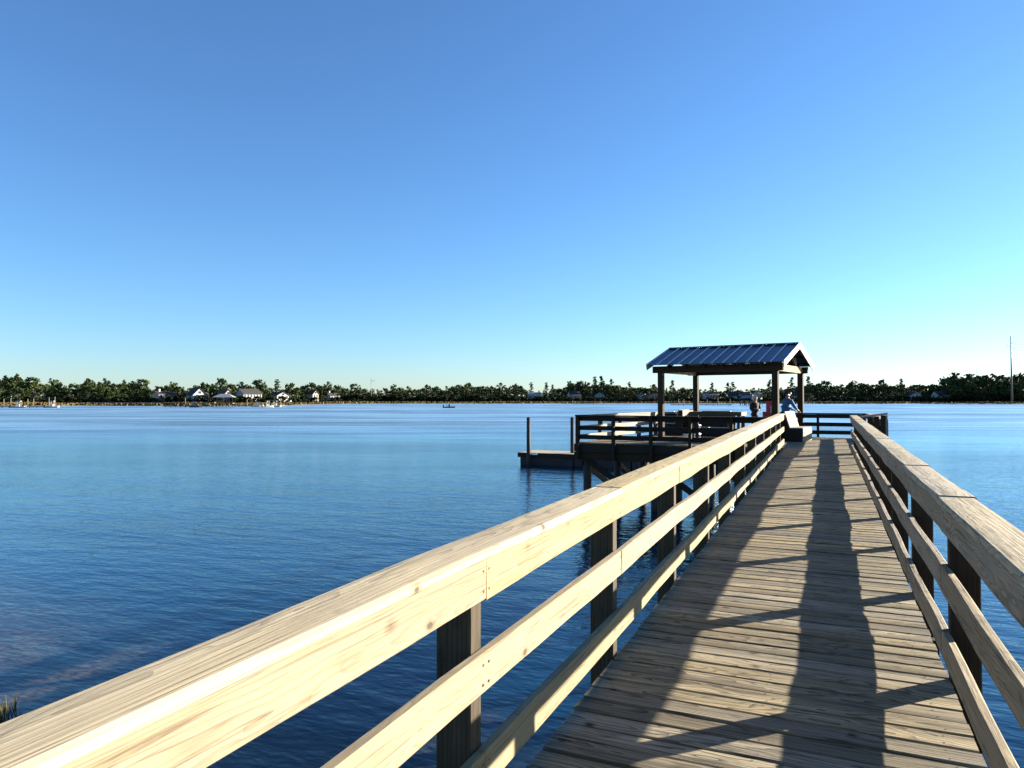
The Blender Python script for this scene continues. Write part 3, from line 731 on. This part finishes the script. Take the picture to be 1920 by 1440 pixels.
PROF = [(-400, 704), (0, 704), (30, 702), (60, 708), (80, 715), (100, 712), (120, 716), (150, 717), (165, 711), (197, 709), (215, 714), (232, 712), (262, 711), (285, 720), (320, 717), (345, 719),
        (385, 716), (410, 712), (440, 717), (487, 713), (510, 719), (530, 721), (575, 719), (615, 717), (660, 720), (690, 725), (720, 724), (740, 721), (800, 721), (860, 719), (960, 719), (978, 720), (985, 728),
        (1015, 728), (1050, 723), (1070, 715), (1105, 718), (1128, 712), (1150, 716), (1165, 719), (1200, 722), (1240, 723), (1300, 724), (1385, 724), (1440, 722), (1480, 719), (1530, 714), (1560, 716),
        (1600, 715), (1655, 714), (1700, 717), (1740, 718), (1770, 716), (1780, 702), (1800, 700), (1840, 702), (1880, 703), (1920, 701), (2400, 701)]
def prof(px):
    for (a, ya), (b, yb) in zip(PROF, PROF[1:]):
        if a <= px <= b: return ya + (yb - ya) * (px - a) / (b - a)
    return 715
# the far-off wood that reads as one mass
V, F = [], []; r = random.Random(77)
def stamp(v, f, M4):
    a = np.array([tuple(p) for p in v]) if not isinstance(v, np.ndarray) else v
    m = np.array(M4); V.append(a @ m[:3, :3].T + m[:3, 3])
    F.append(5)
def stamped(name, mat):
    co = np.concatenate(V).astype(np.float32); me = bpy.data.meshes.new(name); nf = len(co) // 5      # every spray is one five-cornered face
    me.vertices.add(len(co)); me.vertices.foreach_set('co', co.ravel()); me.loops.add(len(co)); me.loops.foreach_set('vertex_index', np.arange(len(co), dtype=np.int32))
    me.polygons.add(nf); me.polygons.foreach_set('loop_start', np.arange(0, len(co), 5, dtype=np.int32)); me.update(calc_edges=True); me.materials.append(mat)
    return me
rows = [(108, 11, 2.5, 'oak'), (84, 10, 4.0, 'oak'), (64, 10, 9.0, 'oak'), (50, 13, 20.0, 'oak')]
for dd, step, drop, kd in rows:
    px = -330.0
    while px < 2900:
        D = shoreD(px) + dd + r.uniform(-9, 9); top = zat(prof(px) + drop + r.uniform(0.0, 9.0), D); h = max(5, top - GROUND)
        kk = ('oak', r.randrange(5)) if r.random() < .78 else ('pine', r.randrange(5))
        me, tm, hh, v, f = kinds[kk]
        if kk[0] == 'oak': v = full[r.randrange(6)]
        s = h / hh; ws = s * r.uniform(.85, 1.15) * (1.0 if kk[0] == 'oak' else 1.1)
        stamp(v, f, Matrix.Translation(at(px, D, GROUND)) @ Matrix.Rotation(r.uniform(0, 6.28), 4, 'Z') @ Matrix.Diagonal((ws, ws, s, 1)))
        px += step * r.uniform(.75, 1.25) * 430 / D
tag(obj('far_woodland', stamped('far_woodland', M['leaf'])), 'dense mixed woodland closing the view behind the far shore', 'woodland', kind='stuff')
V, F = [], []
px = -330.0
while px < 2900:
    D = shoreD(px) + 42 + r.uniform(-6, 5); s = r.uniform(.40, .95) * (1.15 if 640 < px < 980 or px > 1780 else .85)
    v, f = bushes[r.randrange(4)]
    stamp(v, f, Matrix.Translation(at(px, D, GROUND - .3)) @ Matrix.Rotation(r.uniform(0, 6.28), 4, 'Z') @ Matrix.Diagonal((s * 1.1, s * 1.1, s, 1)))
    px += r.uniform(4, 9) * 430 / D
tag(obj('shore_thicket', stamped('shore_thicket', M['bush'])), 'dark thicket of shrubs along the edge of the far marsh', 'thicket', kind='stuff')
TREES = [
 (8, 702, 'pine', 'tall pine at the extreme left end of the far treeline'),
 (30, 699.5, 'pine', 'tallest pine above the arched white house at far left'),
 (56, 706, 'oak', 'rounded oak crown right of the tallest pine at far left'),
 (106, 711, 'oak', 'olive oak between the white house at far left and the bare sky dip'),
 (165, 709, 'oak', 'dark domed oak midway between the far left houses and the pinkish house'),
 (197, 707.5, 'pine', 'pointed pine crown just right of the dark domed oak'),
 (233, 711, 'pine', 'twin-topped pine left of the big olive oak'),
 (263, 710, 'oak', 'big olive oak just left of the pinkish house'),
 (330, 717, 'oak', 'small oak crown directly above the pinkish house'),
 (380, 716, 'oak', 'broad oak behind the white gabled house'),
 (412, 709.5, 'oak', 'tall dark oak towering over the cream gabled house'),
 (452, 716, 'oak', 'leaning oak between the cream house and the long white house'),
 (487, 710.5, 'oak', 'dark oak rising over the right end of the long white house'),
 (520, 709.5, 'pine', 'lone thin pine poking up right of the long white house'),
 (548, 717, 'oak', 'oak just left of the narrow cream house'),
 (583, 717.5, 'oak', 'oak crown behind the narrow cream house'),
 (616, 715.5, 'oak', 'oak above the house with only its white gable showing'),
 (666, 718.5, 'oak', 'oak at the left foot of the slim roadside pole'),
 (742, 721, 'oak', 'olive oak a little right of the slim pole'),
 (800, 720.5, 'oak', 'green oak above the moving motorboat'),
 (880, 718, 'oak', 'dark oak in the middle of the unbroken wood'),
 (938, 718, 'oak', 'olive oak near the right end of the unbroken wood'),
 (968, 718, 'pine', 'ragged pine ending the unbroken wood on its right'),
 (996, 715.5, 'pine', 'isolated pine in the gap, first right of the unbroken wood'),
 (1024, 716.5, 'pine', 'isolated pine in the gap, second right of the unbroken wood'),
 (1036, 719.5, 'pine', 'smaller pine close beside the second isolated pine'),
 (1068, 714.5, 'oak', 'dark umbrella-shaped tree behind the white gable-ended house'),
 (1090, 713.5, 'oak', 'dark tree over the lit gable of the white house'),
 (1105, 716.5, 'oak', 'dark narrow crown right of the white gable-ended house'),
 (1115, 705.5, 'pine', 'tall loose pine above the blue-grey house, left of a pair'),
 (1128, 703.5, 'pine', 'tallest loose pine above the blue-grey house, right of a pair'),
 (1145, 709.5, 'pine', 'brownish pine right of the tall pair'),
 (1158, 722, 'oak', 'rust-tinged oak in front of the brownish pine'),
 (1180, 714.5, 'pine', 'pine with open crown left of the chimneyed grey house'),
 (1226, 720, 'oak', 'pale loose tree just left of the pavilion roof'),
 (1261, 711, 'pine', 'pine framed just right of the left pavilion post'),
 (1335, 716, 'pine', 'pine above the grey house with columns, seen through the pavilion'),
 (1364, 716, 'pine', 'left of two flat-topped pines seen through the pavilion'),
 (1374, 714.5, 'pine', 'right of two flat-topped pines seen through the pavilion'),
 (1443, 711, 'pine', 'dark feathery tree beside the near right pavilion post'),
 (1484, 706, 'pine', 'pine between the two right pavilion posts'),
 (1517, 704.5, 'pine', 'umbrella pine just outside the rightmost pavilion post'),
 (1545, 713, 'oak', 'broad green oak right of the umbrella pine'),
 (1600, 714, 'oak', 'oak above the end of the long low pier'),
 (1656, 711, 'oak', 'pale-topped oak midway along the right shore'),
 (1690, 708, 'pine', 'round-headed pine left of the white hip-roofed house'),
 (1790, 698.5, 'oak', 'tall dark oak where the right wood steps up'),
 (1818, 700, 'oak', 'tall oak left of the short pole'),
 (1852, 702, 'oak', 'tall oak between the short pole and the tall steel pole'),
 (1880, 702.5, 'oak', 'tall oak hard against the tall steel pole'),
 (1914, 700, 'oak', 'tall oak at the right edge of the view'),
]
r = random.Random(99)
for n, (px, ty, kd, lab) in enumerate(TREES):
    D = shoreD(px) + (58 if kd == 'oak' else 66) + r.uniform(-4, 4); h = zat(ty, D) - GROUND
    cm, tm, hh, _, _ = kinds[(kd, n % 5)]; s = h / hh; ws = s * (r.uniform(.72, .95) if kd == 'oak' else r.uniform(.95, 1.2))
    if kd == 'oak' and px > 1770: ws *= 1.15
    t = tag(empty('pine_tree' if kd == 'pine' else 'oak_tree', at(px, D, GROUND), r.uniform(0, 6.28)), lab, 'tree', 'trees along the far shore'); t.scale = (ws, ws, s)
    obj('trunk', tm, None, t); obj('crown', cm, None, t)

# ---------------------------------------------------------------- houses on the far shore
def hm(name, c): return plain(name, c, .8, 0, .08, .6)
HC = {k: hm('paint_' + k, c) for k, c in dict(white=(.36, .355, .335), cream=(.34, .30, .23), pink=(.34, .25, .19), grey=(.27, .29, .32), blue=(.17, .22, .28), tan=(.30, .26, .21)).items()}
HR = {k: hm('shingle_' + k, c) for k, c in dict(dark=(.025, .024, .026), navy=(.018, .02, .036), brown=(.05, .037, .028), pale=(.20, .21, .22)).items()}
M['pane'] = plain('window_glass', (.02, .025, .03), .08, 0, .1, 1.0, .6)
def house(label, px, D, w_, d_, eave, ridge, rot, wall='white', roof='dark', axis='x', win=3, storeys=2, chimney=False, porch=False, wing=0.0):
    t = tag(empty('house', at(px, D, GROUND + .2), YAW + R(rot)), label, 'house', 'houses along the far shore')
    w_, d_, eave, ridge = w_ * .9, d_ * .9, eave * .88, ridge * .88
    a, b = w_ / 2, d_ / 2
    def body(a0, a1, b0, b1, ev, rg, ax):
        if ax == 'x': v = [(a0, b0, 0), (a1, b0, 0), (a1, b1, 0), (a0, b1, 0), (a0, b0, ev), (a1, b0, ev), (a1, b1, ev), (a0, b1, ev), (a0, (b0 + b1) / 2, rg), (a1, (b0 + b1) / 2, rg)]; f = [(0, 1, 5, 4), (1, 2, 6, 9, 5), (2, 3, 7, 6), (3, 0, 4, 8, 7)]
        else: v = [(a0, b0, 0), (a1, b0, 0), (a1, b1, 0), (a0, b1, 0), (a0, b0, ev), (a1, b0, ev), (a1, b1, ev), (a0, b1, ev), ((a0 + a1) / 2, b0, rg), ((a0 + a1) / 2, b1, rg)]; f = [(0, 1, 5, 8, 4), (1, 2, 6, 5), (2, 3, 7, 9, 6), (3, 0, 4, 7)]
        obj('wall', mesh('wall', v, f, HC[wall]), None, t)
        o_ = .45; th = .22
        if ax == 'x': sl = (rg - ev) / ((b1 - b0) / 2); R0 = [[(a0 - o_, b0 - o_, ev - o_ * sl), (a1 + o_, b0 - o_, ev - o_ * sl), (a1 + o_, (b0 + b1) / 2, rg), (a0 - o_, (b0 + b1) / 2, rg)], [(a1 + o_, b1 + o_, ev - o_ * sl), (a0 - o_, b1 + o_, ev - o_ * sl), (a0 - o_, (b0 + b1) / 2, rg), (a1 + o_, (b0 + b1) / 2, rg)]]
        else: sl = (rg - ev) / ((a1 - a0) / 2); R0 = [[(a0 - o_, b1 + o_, ev - o_ * sl), (a0 - o_, b0 - o_, ev - o_ * sl), ((a0 + a1) / 2, b0 - o_, rg), ((a0 + a1) / 2, b1 + o_, rg)], [(a1 + o_, b0 - o_, ev - o_ * sl), (a1 + o_, b1 + o_, ev - o_ * sl), ((a0 + a1) / 2, b1 + o_, rg), ((a0 + a1) / 2, b0 - o_, rg)]]
        v, f = [], []
        for q in R0:
            i = len(v); v += [(x, y, z + .03) for x, y, z in q] + [(x, y, z + th) for x, y, z in q]
            f += [(i, i + 3, i + 2, i + 1), (i + 4, i + 5, i + 6, i + 7)] + [(i + k, i + (k + 1) % 4, i + 4 + (k + 1) % 4, i + 4 + k) for k in range(4)]
        return obj('roof', mesh('roof', v, f, HR[roof]), None, t)
    rf = body(-a, a, -b, b, eave, ridge, axis)
    if wing: body(a + .02, a + wing, -b * .6, b * .7, eave * .72, eave * .72 + (ridge - eave) * .7, 'x' if axis == 'y' else 'y')
    def window(c, nrm, ww, wh):
        c = Vector(c); n_ = Vector(nrm); s_ = Vector((-n_.y, n_.x, 0))
        rz = math.atan2(n_.y, n_.x) + math.pi / 2
        bm = bmesh.new(); box_bm(bm, (0, 0, 0), (ww + .24, .10, wh + .24)); me = bpy.data.meshes.new('window'); bm.to_mesh(me); bm.free()
        o = obj('window', me, HC['white'], t); o.matrix_local = Matrix.Translation(c + n_ * .03) @ Matrix.Rotation(rz, 4, 'Z')
        bm = bmesh.new(); box_bm(bm, (0, -.05, 0), (ww, .04, wh)); me = bpy.data.meshes.new('pane'); bm.to_mesh(me); bm.free(); obj('pane', me, M['pane'], o)
    for st in range(storeys):
        z = eave * (st + .55) / storeys
        for i in range(win): window((-a + w_ * (i + .5) / win, -b, z), (0, -1, 0), w_ / win * .42, 1.5)
        for i in range(2): window((a, -b + d_ * (i + .5) / 2, z), (1, 0, 0), 1.1, 1.5)
    if axis == 'y': window((0, -b, eave + (ridge - eave) * .35), (0, -1, 0), 1.4, 1.2)
    else: window((a, 0, eave + (ridge - eave) * .32), (1, 0, 0), 1.2, 1.0)
    if chimney:
        bm = bmesh.new(); box_bm(bm, (-a * .5, 0, ridge + .4), (.9, .7, 2.2)); me = bpy.data.meshes.new('chimney'); bm.to_mesh(me); bm.free(); obj('chimney', me, HC['white'], rf)
    if porch:
        pr_ = obj('porch', mesh('porch', *(lambda v, f: (v, f))([(-a, -b - 2.4, eave * .5), (a, -b - 2.4, eave * .5), (a, -b - .03, eave * .5 + .5), (-a, -b - .03, eave * .5 + .5), (-a, -b - 2.4, eave * .5 + .2), (a, -b - 2.4, eave * .5 + .2), (a, -b - .03, eave * .5 + .7), (-a, -b - .03, eave * .5 + .7)],
              [(0, 3, 2, 1), (4, 5, 6, 7), (0, 1, 5, 4), (1, 2, 6, 5), (2, 3, 7, 6), (3, 0, 4, 7)]), HR[roof]), None, t)
        for i in range(5):
            bm = bmesh.new(); box_bm(bm, (-a + .2 + (w_ - .4) * i / 4, -b - 2.2, eave * .25), (.25, .25, eave * .5)); me = bpy.data.meshes.new('column'); bm.to_mesh(me); bm.free(); obj('column', me, HC['white'], pr_)
    return t
def HD(px, k=46): return shoreD(px) + k + 10
def P2(px, n): return n * HD(px) / FPX
house('arched white house at the extreme left of the far shore', 22, HD(22), 7.5, 7, 5.2, 7.0, 60, 'white', 'brown', 'x', 3, 2, wing=2.5)
house('white house right of the arched one, half behind trees', 70, HD(70, 52), 10, 7, 6.0, 7.8, 64, 'white', 'dark', 'x', 4, 2, chimney=True)
house('small tan house glimpsed among trees left of the pinkish house', 172, HD(172, 50), 8, 6, 4.2, 5.8, 25, 'tan', 'brown', 'x', 2, 1)
house('pinkish house with chimney and dark low roof above the pier', 306, HD(306, 40), 9.5, 7, 6.0, 7.4, 56, 'pink', 'dark', 'x', 3, 2, chimney=True, porch=True)
house('blue-grey house between the pinkish and the white gabled house', 341, HD(341, 52), 8, 7, 5.0, 7.2, 5, 'blue', 'dark', 'x', 3, 2)
house('white gabled house with steep front gable on the left shore', 368, HD(368, 40), 8.2, 8, 5.6, 9.6, 52, 'white', 'dark', 'y', 3, 2, wing=2.6)
house('cream gabled house behind the boathouse', 422, HD(422, 40), 6.4, 7, 5.4, 8.8, 54, 'cream', 'brown', 'y', 2, 2, wing=2.0)
house('long white two-storey house with rows of windows', 466, HD(466, 40), 13.0, 8, 6.2, 9.0, 58, 'white', 'dark', 'x', 6, 2)
house('white house half hidden by trees right of the long white house', 524, HD(524, 46), 9.0, 7, 5.2, 7.4, 56, 'white', 'brown', 'y', 3, 2, wing=3)
house('narrow cream house standing alone near the marsh', 585, HD(585, 42), 5.6, 7, 6.6, 9.2, 62, 'cream', 'brown', 'y', 2, 2)
house('house with only its white gable and chimney above the bushes', 622, HD(622, 46), 10.5, 7, 5.4, 7.6, 60, 'white', 'dark', 'x', 4, 1, chimney=True)
house('grey house behind the isolated pines', 1002, HD(1002, 52), 11, 7, 6, 8.4, 8, 'grey', 'pale', 'x', 3, 2)
house('white house with a bright gable end and dark roof', 1076, HD(1076, 42), 9.4, 8.5, 5.6, 9.4, 18, 'white', 'navy', 'x', 3, 2)
house('small cream house wedged beside the blue-grey house', 1107, HD(1107, 48), 3.6, 6, 5.4, 7.6, 52, 'cream', 'brown', 'y', 1, 2)
house('blue-grey shaded house below the tall pair of pines', 1124, HD(1124, 44), 8.6, 8, 5.8, 8.6, -6, 'blue', 'dark', 'y', 3, 2, porch=True)
house('grey gabled house just left of the chimneyed grey house', 1200, HD(1200, 46), 5.5, 7, 5.6, 8.4, 6, 'grey', 'pale', 'y', 2, 2)
house('grey house with a tall chimney left of the pavilion', 1222, HD(1222, 46), 8.6, 7, 5.4, 7.6, 4, 'tan', 'dark', 'x', 3, 2, chimney=True)
house('grey house with white porch columns seen through the pavilion', 1331, HD(1331, 42), 10.2, 8, 6.2, 8.8, 14, 'grey', 'dark', 'x', 4, 2, porch=True)
house('white house with a lit gable left of the person in dark clothes', 1376, HD(1376, 46), 5.4, 7, 5.6, 9.0, 56, 'white', 'dark', 'y', 2, 2)
house('blue house behind the person in dark clothes', 1394, HD(1394, 44), 6.4, 7, 6.0, 8.6, 2, 'blue', 'dark', 'x', 3, 2)
house('white house above the blue-roofed boathouse', 1419, HD(1419, 54), 9.6, 7, 6.8, 8.8, 58, 'white', 'dark', 'x', 3, 2)
house('white house between the two right pavilion posts', 1488, HD(1488, 50), 7.2, 7, 6.0, 8.6, 52, 'white', 'dark', 'y', 2, 2)
house('pale narrow house just outside the rightmost pavilion post', 1516, HD(1516, 48), 4.2, 6, 5.6, 7.6, 52, 'cream', 'brown', 'x', 2, 2)
house('tan house half hidden midway along the right shore', 1596, HD(1596, 52), 7.0, 6, 5.0, 7.0, 10, 'tan', 'brown', 'y', 2, 2)
house('white hip-roofed house in shade on the right shore', 1713, HD(1713, 44), 8.4, 7, 6.4, 8.8, 8, 'white', 'dark', 'y', 3, 2)
house('large white house with porch below the tall right wood', 1766, HD(1766, 44), 12.5, 8, 6.4, 9.2, 6, 'white', 'navy', 'x', 5, 2, porch=True)

# ---------------------------------------------------------------- far docks, boathouses, boats
M['dockw'] = plain('far_dock_wood', (.16, .13, .10), .85, 0, .2, 1.0)
def far_dock(label, px0, px1, py, dz, wdt, pil, tall=()):
    D = dist_of(py, WATER); p0, p1 = at(px0, D, WATER), at(px1, D, WATER); L = (p1 - p0).length
    t = tag(empty('pier', p0, YAW), label, 'pier')
    n = max(1, int(L / 12))
    for i in range(n): board('deck_section', (L * i / n, 0, dz), (L * (i + 1) / n - .1, 0, dz), wdt, .3, M['dockw'], t)
    for i in range(pil):
        x = L * (i + .5) / pil; post('pile', x, -wdt / 2 - .12, -1, dz - .1, .22, .22, M['dark'], t)
    for px, ty in tall:
        x = (px - px0) / FPX * D; pole('tall_pile', (x, wdt / 2 + .2, -1), .17, zat(ty, D) - WATER + 1, M['dockw'], t, .15, 6)
    return t
far_dock('floating dock with tall piles and two boats at far left', 2, 106, 764.0, .45, 2.2, 8, ((3, 748), (16, 747), (48, 748), (59, 747), (88, 745), (99, 744)))
far_dock('long low pier running in front of the pinkish and gabled houses', 170, 404, 761.0, 1.5, 2.0, 46, ())
far_dock('narrow floating dock below the white gabled house', 308, 404, 763.2, .4, 2.0, 10, ((345, 746),))
far_dock('floating dock with moored boats below the long white house', 446, 532, 762.6, .45, 2.2, 8, ((461, 749), (500, 751), (524, 750)))
far_dock('floating dock with thin tall piles seen through the pavilion', 1258, 1372, 760.2, .4, 1.8, 8, ((1273, 748), (1283, 748), (1327, 749), (1347, 746), (1370, 748)))
far_dock('boat landing under the blue-roofed boathouse', 1384, 1428, 760.2, 1.3, 4.0, 12, ())
far_dock('long low pier reaching right from the pavilion towards the wood', 1430, 1592, 757.6, 1.4, 1.8, 34, ())
def boathouse(label, px, py, w_, h, roof, rr):
    D = dist_of(py, WATER); t = tag(empty('boathouse', at(px, D, WATER), YAW + R(8)), label, 'boathouse'); a = w_ / 2
    for x in (-a, -a / 3, a / 3, a):
        for y in (-2.2, 2.2): post('post', x, y, -1, h, .25, .25, M['dark'], t)
    v = [(-a - .6, -2.9, h), (a + .6, -2.9, h), (a + .6, 2.9, h), (-a - .6, 2.9, h), (-a * .45, 0, h + rr), (a * .45, 0, h + rr)]
    obj('roof', mesh('roof', v, [(0, 1, 5, 4), (1, 2, 5), (2, 3, 4, 5), (3, 0, 4), (3, 2, 1, 0)], roof), None, t)
    board('deck', (-a, 0, 1.5), (a, 0, 1.5), 4.6, .25, M['dockw'], t)
    for y in (-2.25, 2.25): board('rail', (-a, y, 2.4), (a, y, 2.4), .1, .12, M['dockw'], t)
boathouse('boathouse with pale hipped roof at the end of the long left pier', 421, 763.0, 7.2, 4.0, HR['pale'], 1.4)
boathouse('boathouse with blue hipped roof behind the person in dark clothes', 1406, 760.2, 8.0, 3.6, M['metal'], 1.6)
M['gel'] = plain('white_gelcoat', (.5, .5, .49), .3, 0, .03)
M['hull_d'] = plain('dark_hull', (.03, .035, .04), .4, 0, .1)
M['tarp'] = plain('grey_tarp', (.12, .13, .13), .8)
def boat(label, px, py, L, hullm, top=True, rot=0, tarp=False, crew=0):
    D = dist_of(py, WATER); t = tag(empty('boat', at(px, D, WATER), YAW + R(rot)), label, 'boat')
    v, f = [], []; st = [(-.5, .34, .30), (-.25, .36, .30), (.1, .35, .34), (.35, .24, .42), (.5, .02, .52)]
    for x, wv, h in st:
        x *= L; wv *= L * .42; h *= L * .32
        v += [(x, -wv, h), (x, -wv * .75, -.15), (x, wv * .75, -.15), (x, wv, h)]
    for i in range(4):
        for k in range(3): f.append((i * 4 + k, i * 4 + 4 + k, i * 4 + 5 + k, i * 4 + 1 + k))
        f.append((i * 4 + 3, i * 4 + 7, i * 4 + 4, i * 4))
    f.append((0, 1, 2, 3)); obj('hull', mesh('hull', v, f, hullm), None, t)
    z = L * .1
    if tarp:
        v = [(-L * .42, -L * .14, z), (L * .40, -L * .05, z + .2), (L * .40, L * .05, z + .2), (-L * .42, L * .14, z), (-L * .1, 0, z + L * .34), (L * .1, 0, z + L * .30)]
        obj('cover', mesh('cover', v, [(0, 1, 5, 4), (1, 2, 5), (2, 3, 4, 5), (3, 0, 4), (0, 3, 2, 1)], M['tarp']), None, t)
    else:
        bm = bmesh.new(); box_bm(bm, (-L * .03, 0, z + .45), (L * .14, L * .12, .9)); me = bpy.data.meshes.new('console'); bm.to_mesh(me); bm.free(); obj('console', me, hullm, t)
        bm = bmesh.new(); box_bm(bm, (-L * .55, 0, .55), (.45, .4, 1.1)); me = bpy.data.meshes.new('outboard_motor'); bm.to_mesh(me); bm.free(); obj('outboard_motor', me, M['hull_d'], t)
        if top:
            board('hard_top', (-L * .17, 0, z + 2.0), (L * .12, 0, z + 2.0), L * .26, .12, hullm, t)
            for x in (-L * .14, L * .09):
                for y in (-L * .1, L * .1): post('top_post', x, y, z, z + 1.95, .08, .08, M['alu'], t)
    return t
boat('white motorboat with hard top, left of two at the far left dock', 36, 764.8, 5.2, M['gel'], True, 12)
boat('white motorboat with hard top, right of two at the far left dock', 99, 764.6, 5.0, M['gel'], True, 8)
boat('boat under a peaked grey cover at the dock below the long white house', 483, 763.0, 5.0, M['gel'], False, 20, True)
boat('dark covered boat moored below the white gabled house', 366, 763.6, 4.2, M['hull_d'], False, 5, True)
boat('white moored boat right of the grey-covered one', 503, 763.2, 4.4, M['gel'], True, 30)
boat('white moored boat at the right end of the dock below the long white house', 517, 763.0, 4.8, M['gel'], True, 10)
mb = boat('small dark motorboat under way in mid river', 843, 764.6, 4.2, M['hull_d'], False, 3)
for lab, dx, dr in (('crouched person in dark clothes at the front of the moving motorboat', -.2, 0), ('person in dark clothes at the back of the moving motorboat', -1.1, 0)):
    p = mb.location + RGT * dx; pe = tag(empty('person', (p.x, p.y, WATER + .42), YAW), lab, 'person'); pe.scale = (.75, .75, .75)
    skin('body', [(0, 0, .1), (0, 0, .45), (.03, 0, .75), (.04, 0, .88), (.05, 0, 1.05), (.05, 0, 1.17), (.02, .2, .72), (.2, .2, .5), (.4, .08, .5), (.02, -.2, .72), (.2, -.2, .5), (.4, -.08, .5), (.4, .1, .12), (.42, .1, -.25), (.4, -.1, .12), (.42, -.1, -.25)],
         [(0, 1), (1, 2), (2, 3), (3, 4), (4, 5), (2, 6), (6, 7), (7, 8), (2, 9), (9, 10), (10, 11), (0, 12), (12, 13), (0, 14), (14, 15)], [.16, .15, .16, .06, .1, .07, .07, .06, .045, .07, .06, .045, .09, .06, .09, .06], M['hull_d'], pe)

# ---------------------------------------------------------------- power poles and lines
M['steel'] = plain('galvanised_pole', (.17, .17, .17), .55, .3, .06)
def ppole(label, px, ty, D, r0, arms):
    h = zat(ty, D) - GROUND; t = tag(empty('power_pole', at(px, D, GROUND - .3), YAW), label, 'pole'); pole('shaft', (0, 0, 0), r0, h + .3, M['steel'], t, r0 * .55, 12)
    pts = []
    for s, z in arms:
        board('cross_arm', (0, 0, h - z), (s * 2.6, 0, h - z + .15), .18, .18, M['steel'], t); q = pole('insulator', (s * 2.5, 0, h - z - .9), .12, .95, M['steel'], t, .08, 6)
        pts.append(t.location + RGT * (s * 2.5) + Vector((0, 0, h - z - .9)))
    return pts
D1 = shoreD(1897) + 20
big = ppole('tall steel transmission pole at the right edge of the view', 1897, 630, D1, .62, ((1, 4.2), (-1, 6.2), (1, 7.8)))
small = ppole('distant thin pole rising just above the right wood', 1832, 691, D1 + 330, .45, ((1, 3.0), (-1, 5.0), (1, 7.0)))
ppole('slim pole standing in the marsh edge at mid left', 696, 709.5, shoreD(696) + 42, .28, ((1, 1.5),))
for i, (a, b) in enumerate(zip(big, small)):
    for tgt, nm in ((b, 'away over the wood to the distant pole'), (a + RGT * 150 - FWD * 60 + Vector((0, 0, 1)), 'out of view to the right')):
        n = 14; v, f = [], []
        for k in range(n + 1):
            u = k / n; p = a.lerp(tgt, u) - Vector((0, 0, (5.5 if 'away' in nm else 2.5) * 4 * u * (1 - u)))
            v += [p + Vector((0, 0, .03)), p + RGT * .03, p - Vector((0, 0, .03)), p - RGT * .03]
            if k:
                for q in range(4): f.append(((k - 1) * 4 + q, (k - 1) * 4 + (q + 1) % 4, k * 4 + (q + 1) % 4, k * 4 + q))
        tag(obj('power_line', mesh('power_line', v, f, M['steel'])), ('upper', 'middle', 'lowest')[i] + ' wire from the tall steel pole running ' + nm, 'wire', 'power lines')
